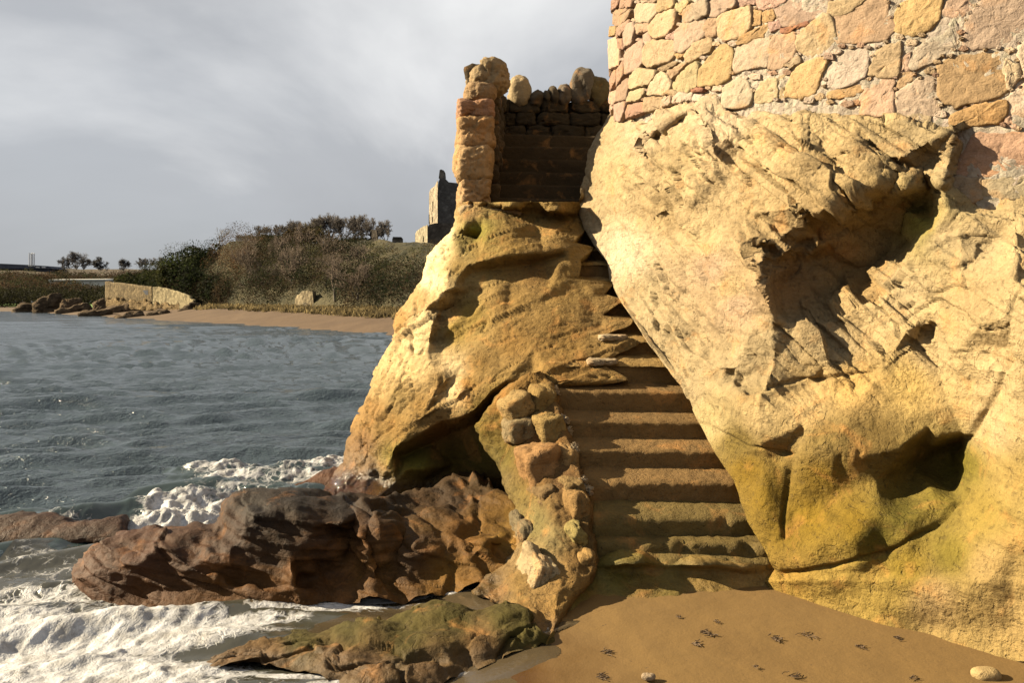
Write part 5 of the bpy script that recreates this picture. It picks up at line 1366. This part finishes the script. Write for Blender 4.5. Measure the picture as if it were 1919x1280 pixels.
for k, (x, yb, yt, d, sp, lab, mu) in enumerate([
    (490, 446, 421, 112, 1.1, 'small bare tree on the headland above the white roof', 2), (548, 448, 411, 108, 1.0, 'rounded bare tree next right of the small one on the headland', 2), (578, 448, 415, 106, 1.0, 'low bare tree tucked between two taller ones on the headland', 2),
    (617, 450, 397, 103, 0.9, 'tallest bare tree on the headland skyline', 3), (668, 450, 400, 101, 0.9, 'wide bare tree just left of the stone stump on the headland', 3), (702, 450, 408, 99, 0.8, 'slim bare tree behind the stone stump on the headland', 2),
    (592, 450, 405, 104, 0.9, 'bare tree just left of the tallest one on the headland', 2), (643, 450, 403, 102, 0.9, 'bare tree just right of the tallest one on the headland', 2), (524, 450, 420, 110, 1.0, 'low spreading bare tree between the two leftmost headland trees', 2), (722, 452, 424, 97, 0.9, 'low bare tree right of the stone stump on the headland', 2)]):
    b = at(x, yb, d); bare_tree((b.x, b.y, b.z - .3), (yb - yt) / F * d + .3, sp, 800 + k, lab, group=GT, twig=0.042, levels=5, multi=mu + 1, col=(.12, .10, .085), trunk_frac=.2)
b = at(412, 470, 108); bare_tree((b.x, b.y, b.z), 3.2, 0.8, 811, 'thin bare sapling rising above the ivy thicket', group=GT, twig=0.02, levels=4, col=(.2, .18, .16))
GS = 'pale trunked trees on the headland slope'
for k, (x, yb, yt, d, lab) in enumerate([(487, 565, 480, 84, 'grey trunked tree low on the slope near the ivy thicket'), (528, 563, 485, 82, 'thin dark tree between two pale trunks on the slope'), (610, 556, 470, 80, 'pale forked tree on the slope above the ruined wall stump'), (663, 560, 490, 74, 'small pale tree right of the ruined wall stump')]):
    b = at(x, yb, d); bare_tree((b.x, b.y, b.z - .3), (yb - yt) / F * d, 0.9, 820 + k, lab, group=GS, twig=0.03, levels=5, col=(.12, .09, .06), tcol=(.30, .26, .19), trunk_frac=.34)
GX = 'brown leafless trees among the scrub'
for k in range(15):
    j = int(np.interp(r.uniform(430, 690), hx, np.arange(len(hx)))); i = r.integers(3, 17)
    p = HP[i, j]
    bare_tree((p[0], p[1] - .4, p[2] - .2), r.uniform(2.2, 4.2), 1.0, 900 + k, 'brown leafless tree among the scrub on the headland slope', group=GX, twig=0.028, levels=4, col=(.15, .105, .07), tcol=(.2, .17, .13), trunk_frac=.3, multi=2)
GL = 'bare trees on the far skyline at the left'
for k, (x, yb, yt, d, w, lab, c) in enumerate([(120, 502, 484, 300, 1.1, 'round bare tree first right of the mast', (.10, .09, .085)), (143, 502, 476, 305, 0.9, 'tall pale bare tree second right of the mast', (.16, .14, .13)), (157, 502, 487, 295, 1.1, 'squat bare tree third right of the mast', (.09, .08, .075)),
    (185, 503, 485, 290, 1.3, 'broad dark wind-leaning tree in the middle of the far skyline', (.06, .055, .05)), (231, 504, 487, 300, 1.0, 'dense round bare tree standing alone on the far skyline', (.08, .07, .065)), (270, 504, 487, 300, 1.2, 'wide bare tree second from the headland on the far skyline', (.10, .09, .085)), (297, 505, 486, 310, 0.9, 'faint thin tree nearest the headland on the far skyline', (.18, .16, .15))]):
    b = at(x, yb + 3, d); bare_tree((b.x, b.y, b.z), (yb + 3 - yt) / F * d * 1.25, w * 1.4, 840 + k, lab, group=GL, twig=0.10, levels=5, multi=3, col=c, trunk_frac=.2)

# ivy-dark evergreen bushes on the left shoulder of the headland
def bush(base, rx_, rz_, seed, label, col, n=2600, size=0.17, group=None):
    r = np.random.default_rng(seed)
    root = empty('evergreen_bush', base); tag(root, label, 'bush', group)
    b = np.array(base, float)
    lob = [(b + np.array([r.normal() * rx_ * .45, r.normal() * rx_ * .35, rz_ * r.uniform(.25, .75)]), r.uniform(.35, .6)) for _ in range(9)]
    P_, C_ = [], []
    for c, s in lob:
        m = n // 9
        dirs = r.normal(size=(m, 3)); dirs /= np.linalg.norm(dirs, axis=1)[:, None]
        p = c + dirs * np.array([rx_, rx_, rz_]) * s * r.uniform(.75, 1.08, (m, 1))
        a = r.normal(size=(m, 3)); a /= np.linalg.norm(a, axis=1)[:, None]; bb = np.cross(a, r.normal(size=(m, 3))); bb /= np.linalg.norm(bb, axis=1)[:, None]
        sz = size * r.uniform(.6, 1.4, (m, 1))
        P_.append(np.stack([p + a * sz, p + bb * sz * .6, p - a * sz, p - bb * sz * .6], 1).reshape(-1, 3))
        C_.append(np.repeat(np.array(col) * r.uniform(.6, 1.4, (m, 1)), 4, 0))
    V = np.concatenate(P_)
    put(mesh_np('crown', V, np.arange(len(V)).reshape(-1, 4), M['leaf'], None, np.concatenate(C_), shade=False), root)
    Vt, Ft = sticks([(b - np.array([0, 0, .3]), b + np.array([0.1, 0, rz_ * .6]), .12, .06)] + [(b + np.array([0, 0, rz_ * .2]), c, .06, .03) for c, s in lob], 5)
    put(mesh_np('trunk', np.array(Vt), Ft, M['bark'], None, np.ones((len(Vt), 3)) * .06, None), root)
GB = 'evergreen bushes on the left shoulder of the headland'
for k, (x, yb, yt, d, w, lab, c) in enumerate([(385, 500, 463, 100, 2.9, 'dark ivy covered thicket on the crest of the headland', (.028, .042, .016)), (350, 520, 478, 100, 2.8, 'green bush halfway down the left end of the headland', (.055, .07, .024)), (325, 545, 500, 98, 2.2, 'olive bush at the left foot of the headland', (.07, .075, .028)),
    (372, 555, 505, 94, 2.6, 'dark bush under the ivy thicket', (.03, .04, .016)), (400, 560, 515, 90, 2.3, 'low dark bush just above the end of the sea wall', (.028, .034, .016)), (290, 540, 512, 110, 2.6, 'low green bush behind the sea wall', (.05, .06, .022)), (250, 536, 518, 118, 2.6, 'yellowish bush behind the tall end of the sea wall', (.09, .085, .035)),
    (565, 456, 430, 96, 2.2, 'rusty brown bush on the crest below the rounded bare tree', (.10, .075, .04)), (505, 462, 443, 100, 1.8, 'dark bush on the crest right of the white roof', (.035, .04, .02)), (660, 466, 446, 92, 2.4, 'low dark hedge on the crest left of the stone stump', (.035, .038, .02))]):
    b = at(x, yb, d); bush((b.x, b.y, b.z), w, (yb - yt) / F * d * .95, 860 + k, lab, c, group=GB)

# ------------------------------------------------------------------ ruins and walls on the far shore
def slab_wall(name, pts, thick, parent, colr, seed, mat='farstone', n=(60, 14), nz=0.06):
    """pts: list of (px, py_top, py_bottom, d) along the wall; a solid wall with a broken top"""
    a = np.array(pts, float)
    t = np.linspace(0, len(a) - 1, n[0])
    g = lambda k: np.interp(t, np.arange(len(a)), a[:, k])
    px_, pt, pb, dd = g(0), g(1), g(2), g(3)
    front, rowsP = [], []
    for f in np.linspace(0, 1, n[1]):
        rowsP.append(unproj(px_, pb + (pt - pb) * f, dd))
    fr = np.array(rowsP)
    fr = fr + nz * fbm(fr, 1.2, 4, 0.6, seed)[..., None] * np.array([.3, 1, .3])
    fr[-1, :, 2] += nz * 2.0 * fbm(fr[-1], 1.5, 3, 0.6, seed + 1)
    bk = fr[::-1] + np.array([0, thick, 0])
    P = np.concatenate([fr, bk])
    fc = list(map(tuple, grid_faces(*P.shape[:2])))
    R, Cn = P.shape[:2]
    half = n[1]
    for cidx in (0, Cn - 1):
        for k in range(half - 1):
            a0, a1 = k * Cn + cidx, (k + 1) * Cn + cidx
            b0, b1 = (R - 1 - k) * Cn + cidx, (R - 2 - k) * Cn + cidx
            fc.append((a0, a1, b1, b0) if cidx else (a0, b0, b1, a1))
    cv = np.ones(P.shape) * np.array(colr)
    return mesh_np(name, P, fc, M[mat], parent, cv, np.zeros(P.shape[:2]))
seaw = empty('sea_wall', at(280, 578, 95)); tag(seaw, 'ruined tan stone sea wall standing on rock at the far beach', 'wall')
put(slab_wall('wall_section', [(197, 527, 562, 106), (198, 527, 565, 105), (230, 531, 568, 102), (262, 535, 572, 99), (284, 537, 574, 97)], .8, None, (.30, .23, .13), 121, nz=.10), seaw)
put(slab_wall('wall_section', [(285, 538, 576, 96.2), (300, 538, 577, 95), (306, 541, 577, 94.5), (312, 540, 578, 94), (330, 545, 579, 92), (350, 553, 579, 89), (362, 562, 579, 87)], .8, None, (.48, .40, .24), 123, nz=.12), seaw)
put(slab_wall('wall_foot', [(197, 559, 574, 104), (240, 564, 579, 100), (285, 569, 582, 96), (320, 570, 582, 92.5), (335, 574, 582, 91)], 1.0, None, (.34, .24, .12), 125, nz=.5), seaw)
bb_ = at(277, 548, 97.4)  # small white panel set against the wall
put(mesh_np('white_panel', [(bb_.x - .35, bb_.y - .6, bb_.z + .25), (bb_.x + .28, bb_.y - .6, bb_.z + .28), (bb_.x + .30, bb_.y - .6, bb_.z - .32), (bb_.x - .02, bb_.y - .6, bb_.z - .25),
                              (bb_.x - .35, bb_.y - .5, bb_.z + .25), (bb_.x + .28, bb_.y - .5, bb_.z + .28), (bb_.x + .30, bb_.y - .5, bb_.z - .32), (bb_.x - .02, bb_.y - .5, bb_.z - .25)],
             [(0, 1, 2, 3), (7, 6, 5, 4), (0, 4, 5, 1), (1, 5, 6, 2), (2, 6, 7, 3), (3, 7, 4, 0)], M['white'], shade=False), seaw)
stump = empty('ruined_wall_stump', at(570, 577, 70)); tag(stump, 'stump of a ruined tan stone wall at the top of the far beach', 'ruin')
put(slab_wall('wall', [(552, 566, 577, 72), (557, 553, 577, 71.6), (564, 546, 577, 71), (575, 544, 577, 70.4), (585, 545, 577, 70), (587, 560, 577, 69.9)], 1.2, None, (.44, .36, .23), 131, n=(30, 14), nz=.12), stump)
put(slab_wall('fallen_rubble', [(548, 572, 578, 71), (570, 571, 579, 70), (592, 574, 579, 69)], .8, None, (.38, .32, .22), 133, n=(24, 6), nz=.3), stump)
pil = empty('stone_stump', at(700, 452, 90)); tag(pil, 'dark broken stone pillar on the crest of the headland', 'ruin')
put(slab_wall('wall', [(694, 433, 458, 90), (696, 431, 458, 90), (706, 432, 458, 89.6), (707, 440, 458, 89.5)], .8, None, (.13, .11, .09), 135, n=(18, 12), nz=.1), pil)
sm = empty('stone_hut', at(744, 452, 88)); tag(sm, 'tiny flat roofed stone hut on the crest near the castle', 'hut')
put(slab_wall('wall', [(735, 446, 455, 88), (753, 446, 455, 88)], 1.0, None, (.2, .19, .18), 137, n=(10, 5), nz=.03), sm)
put(slab_wall('roof', [(736, 443.5, 446, 87.8), (751, 443.8, 446, 87.8)], 1.2, None, (.12, .12, .12), 138, n=(10, 4), nz=.04), sm)
# castle: sun coloured into side wall, shade into gable end, broken masonry tooth on top
cas = empty('ruined_castle', at(830, 452, 84)); tag(cas, 'ruined castle tower with a broken spike of masonry behind the crag', 'castle')
def solid(name, outline, d, depth_vec, colr, parent, mat='farstone'):
    """prism: outline in the photograph at distance d, carried along depth_vec (metres)"""
    P0 = np.array([at(x, y, d)[:] for x, y in outline]); P1 = P0 + np.array(depth_vec)
    n = len(P0)
    V = np.concatenate([P0, P1])
    fc = [tuple(range(n)), tuple(range(2 * n - 1, n - 1, -1))] + [(i, i + n, (i + 1) % n + n, (i + 1) % n) for i in range(n)]
    o = mesh_np(name, V, fc, M[mat], None, np.ones((len(V), 3)) * np.array(colr), 0.0, shade=False)
    put(o, parent); return o
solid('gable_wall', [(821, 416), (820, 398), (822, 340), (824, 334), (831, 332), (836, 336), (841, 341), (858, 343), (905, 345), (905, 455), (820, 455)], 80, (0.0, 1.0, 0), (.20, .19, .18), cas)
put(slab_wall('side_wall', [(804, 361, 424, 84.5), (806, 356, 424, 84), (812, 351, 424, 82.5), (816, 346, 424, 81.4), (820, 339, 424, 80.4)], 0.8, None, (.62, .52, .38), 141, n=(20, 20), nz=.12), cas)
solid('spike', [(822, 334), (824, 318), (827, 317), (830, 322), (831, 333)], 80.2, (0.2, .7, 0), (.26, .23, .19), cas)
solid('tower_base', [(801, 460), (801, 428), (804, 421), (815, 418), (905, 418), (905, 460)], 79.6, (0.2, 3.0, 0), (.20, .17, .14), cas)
for (x0, x1, y0, y1) in ((810.5, 812.5, 377, 396), (803.5, 805.5, 402, 419), (809.6, 811.6, 406, 416)):
    solid('window', [(x0, y0), (x1, y0), (x1, y1), (x0, y1)], 84.5 - (x0 - 804) / 16 * 4.1 - .35, (0.02, 0.5, 0), (.02, .02, .02), cas)
gab = empty('roofless_house', at(790, 455, 86)); tag(gab, 'small tan roofless gable beside the castle', 'ruin')
put(slab_wall('gable_wall', [(778, 438, 457, 88), (781, 433, 457, 87.2), (788, 428, 457, 85.6), (792, 424, 457, 84.6), (801, 421, 457, 82.5)], 0.8, None, (.60, .52, .36), 143, n=(20, 10), nz=.08), gab)
solid('window', [(792.5, 442), (794, 442), (794, 453), (792.5, 453)], 84.1, (0, .2, 0), (.05, .04, .03), gab)
# white building behind the crest, long white shed, dark-roofed house, lattice mast
wb = empty('white_building', at(460, 445, 125)); tag(wb, 'long low white roof just showing over the headland', 'building')
solid('roof', [(441, 443), (444, 440.5), (533, 442.5), (536, 445)], 122, (0, 6, 0), (.8, .8, .8), wb, 'white')
solid('wall', [(442, 443.2), (535, 445.2), (535, 453), (442, 453)], 122.4, (0, 5, 0), (.6, .6, .6), wb, 'white')
sh = empty('white_shed', at(170, 545, 235)); tag(sh, 'long white shed behind the thicket at the left', 'building')
solid('roof', [(91, 524), (198, 523), (198.5, 526), (91, 526.4)], 235, (0, 6, .3), (.8, .8, .7), sh, 'white')
solid('wall', [(92, 526.3), (198, 526.2), (198, 540), (92, 540)], 235.4, (0, 5, 0), (.6, .6, .5), sh, 'white')
ho = empty('dark_roofed_house', at(60, 505, 320)); tag(ho, 'dark roofed house by the mast on the far ridge', 'house')
solid('roof', [(-20, 493), (48, 496), (90, 498.5), (98, 503.5), (-20, 503.5)], 318, (0, 10, 0), (.05, .06, .08), ho, 'slate')
for x in (67, 78):
    solid('roof_light', [(x, 499), (x + 6, 499.5), (x + 8, 502), (x, 502)], 317.8, (0, .3, 0), (.3, .33, .38), ho, 'steel')
solid('wall', [(-18, 503.3), (94, 503.3), (94, 510), (-18, 510)], 319, (0, 8, 0), (.2, .2, .2), ho, 'slate')
mast = empty('lattice_mast', at(59.5, 497, 316)); tag(mast, 'square lattice mast rising above the dark roof', 'mast')
p0, p1 = at(59.5, 499, 316), at(59.5, 474, 316)
hw = 0.65
segs = []
for sx in (-1, 1):
    for sy in (-1, 1):
        Vv, Ff = sticks([(np.array([p0.x + sx * hw, p0.y + sy * hw, p0.z]), np.array([p1.x + sx * hw, p1.y + sy * hw, p1.z]), .13, .13)], 5)
        put(mesh_np('leg', np.array(Vv), Ff, M['steel'], shade=False), mast)
for k in range(7):
    za, zb = p0.z + (p1.z - p0.z) * k / 7, p0.z + (p1.z - p0.z) * (k + 1) / 7
    for sy in (-1, 1):
      for br in ([(np.array([p0.x - hw, p0.y + sy * hw, za]), np.array([p0.x + hw, p0.y + sy * hw, zb]), .07, .07)], [(np.array([p0.x + hw, p0.y + sy * hw, za]), np.array([p0.x - hw, p0.y + sy * hw, zb]), .07, .07)]):
        Vv, Ff = sticks(br, 4); put(mesh_np('brace', np.array(Vv), Ff, M['steel'], shade=False), mast)
# rock reef on the far beach
def reef(px0, px1, ytop, ybot, d, seed, label, colr=(.17, .12, .075), tilt=0.5):
    r = np.random.default_rng(seed)
    a, b = at(px0, ybot, d), at(px1, ytop, d)
    o = boulder('reef_rock', a.x, b.x, d, d + (b.x - a.x) * .5, a.z - .4, b.z, None, np.array(colr) * r.uniform(.8, 1.5), seed, (b.z - a.z) * .22, 5.0, (b.z - a.z) * .12, 'farstone', 0.1, tilt=(0, -r.uniform(.15, .4), 0.3), sub=4, fac=.55)
    tag(o, label, 'rock', 'reef rocks on the far beach'); return o
for k, (x0, x1, yt, yb, d, lab) in enumerate([(20, 75, 570, 586, 134, 'low brown reef rock at the left tip of the far beach'), (58, 112, 556, 588, 126, 'tall tilted dark reef rock left of the green field gap'), (112, 150, 560, 590, 120, 'second dark reef rock just left of the green gap'), (105, 160, 572, 592, 115, 'wide brown reef slab below the green gap'),
    (172, 205, 560, 585, 108, 'reef rock against the left end of the sea wall'), (190, 262, 570, 588, 100, 'long dark reef rock at the foot of the sea wall'), (140, 200, 582, 597, 96, 'flat reef rock by the water below the sea wall'), (215, 262, 588, 598, 86, 'lone dark reef rock on the far sand'), (268, 312, 583, 592, 86, 'flat brown reef rock right of the sea wall foot'), (330, 372, 573, 583, 86, 'boulder heap at the right end of the sea wall')]):
    reef(x0, x1, yt, yb, d, 880 + k, lab)
# ------------------------------------------------------------------ wrack, pebbles and rusty iron on the sand
def weed_material():
    s = NT('dry_seaweed'); return s.set(s.mix((.05, .03, .014), (.09, .055, .026), s.noise(30, 3)), 0.8)
M['weed'] = weed_material()
rw = np.random.default_rng(61)
WEED = [(1318,1188,36,8,'long dark scrap of seaweed in front of the lowest step'),(1302,1208,24,7,'small scrap of seaweed just below the longest one'),(1340,1166,14,5,'tiny scrap of seaweed nearest the lowest step'),(1448,1196,24,10,'thick dark clump of seaweed in the middle of the sand'),
 (1505,1191,44,5,'thin strand of seaweed trailing right of the thick clump'),(1130,1224,32,7,'flat scrap of seaweed beside the wet sand'),(1268,1158,14,5,'speck of seaweed at the edge of the shadow below the steps'),(1610,1214,22,6,'lone scrap of seaweed on the bare sand below the cliff'),
 (1680,1198,18,7,'scrap of seaweed right of the lone one below the cliff'),(1782,1158,24,8,'brown scrap of seaweed caught at the foot of the cliff'),(1480,1268,36,6,'strip of seaweed at the bottom edge of the sand'),(1122,1270,28,8,'dark clump of seaweed by the water at the bottom edge'),
 (1705,1272,26,5,'thin scrap of seaweed left of the yellow half buried stone'),(1640,1127,46,4,'dark thread of seaweed lying on the rock foot of the cliff'),(1414,1252,16,4,'tiny scrap of seaweed above the bottom strip')]
for k, (x, y, w, h, lab) in enumerate(WEED):
    zs_ = 0.0
    for it in range(3):
        p = on_level(x, y, zs_); zs_ = float(sand_z(np.array(p.x), np.array(p.y)))
    if y < 1140:
        zs_ += 0.05
    p = on_level(x, y, zs_ + 0.004)
    wm, dm = w / F * p.y, h / F * p.y * 2.2
    strands = []
    for s in range(4 + h):
        q = np.array([p.x + rw.normal() * wm * .15, p.y + rw.normal() * dm * .3, p.z + .003])
        a = rw.normal() * .35
        for j in range(4):
            a += rw.normal() * .3
            q2 = q + np.array([math.cos(a) * wm / 8, math.sin(a) * wm / 8, 0]); q2[2] = p.z + 0.002 + abs(rw.normal()) * .003
            strands.append((q, q2, .0010 + .0002 * h, .0007 + .00013 * h)); q = q2
    V, Fc = sticks(strands, 4)
    o = mesh_np('seaweed_scrap', np.array(V), Fc, M['weed'])
    tag(o, lab, 'seaweed', 'seaweed scraps on the sand')
for x, y, w, h, cc, lab in [(1848, 1268, 52, 20, (.48, .38, .2), 'yellow half buried stone on the sand at the lower right'), (1215, 1271, 26, 10, (.4, .33, .24), 'small pale stone on the sand by the bottom edge'), (1590, 1140, 26, 8, (.42, .3, .14), 'small stone where sand meets the foot of the cliff')]:
    p = on_level(x, y, 0.0); wm, hm = w / F * p.y, h / F * p.y
    o = boulder('beach_stone', p.x - wm / 2, p.x + wm / 2, p.y - wm / 3, p.y + wm / 3, p.z - hm * .45, p.z + hm * .8, None, cc, 900 + x, .006, 2.5, 0, sub=3)
    tag(o, lab, 'stone')
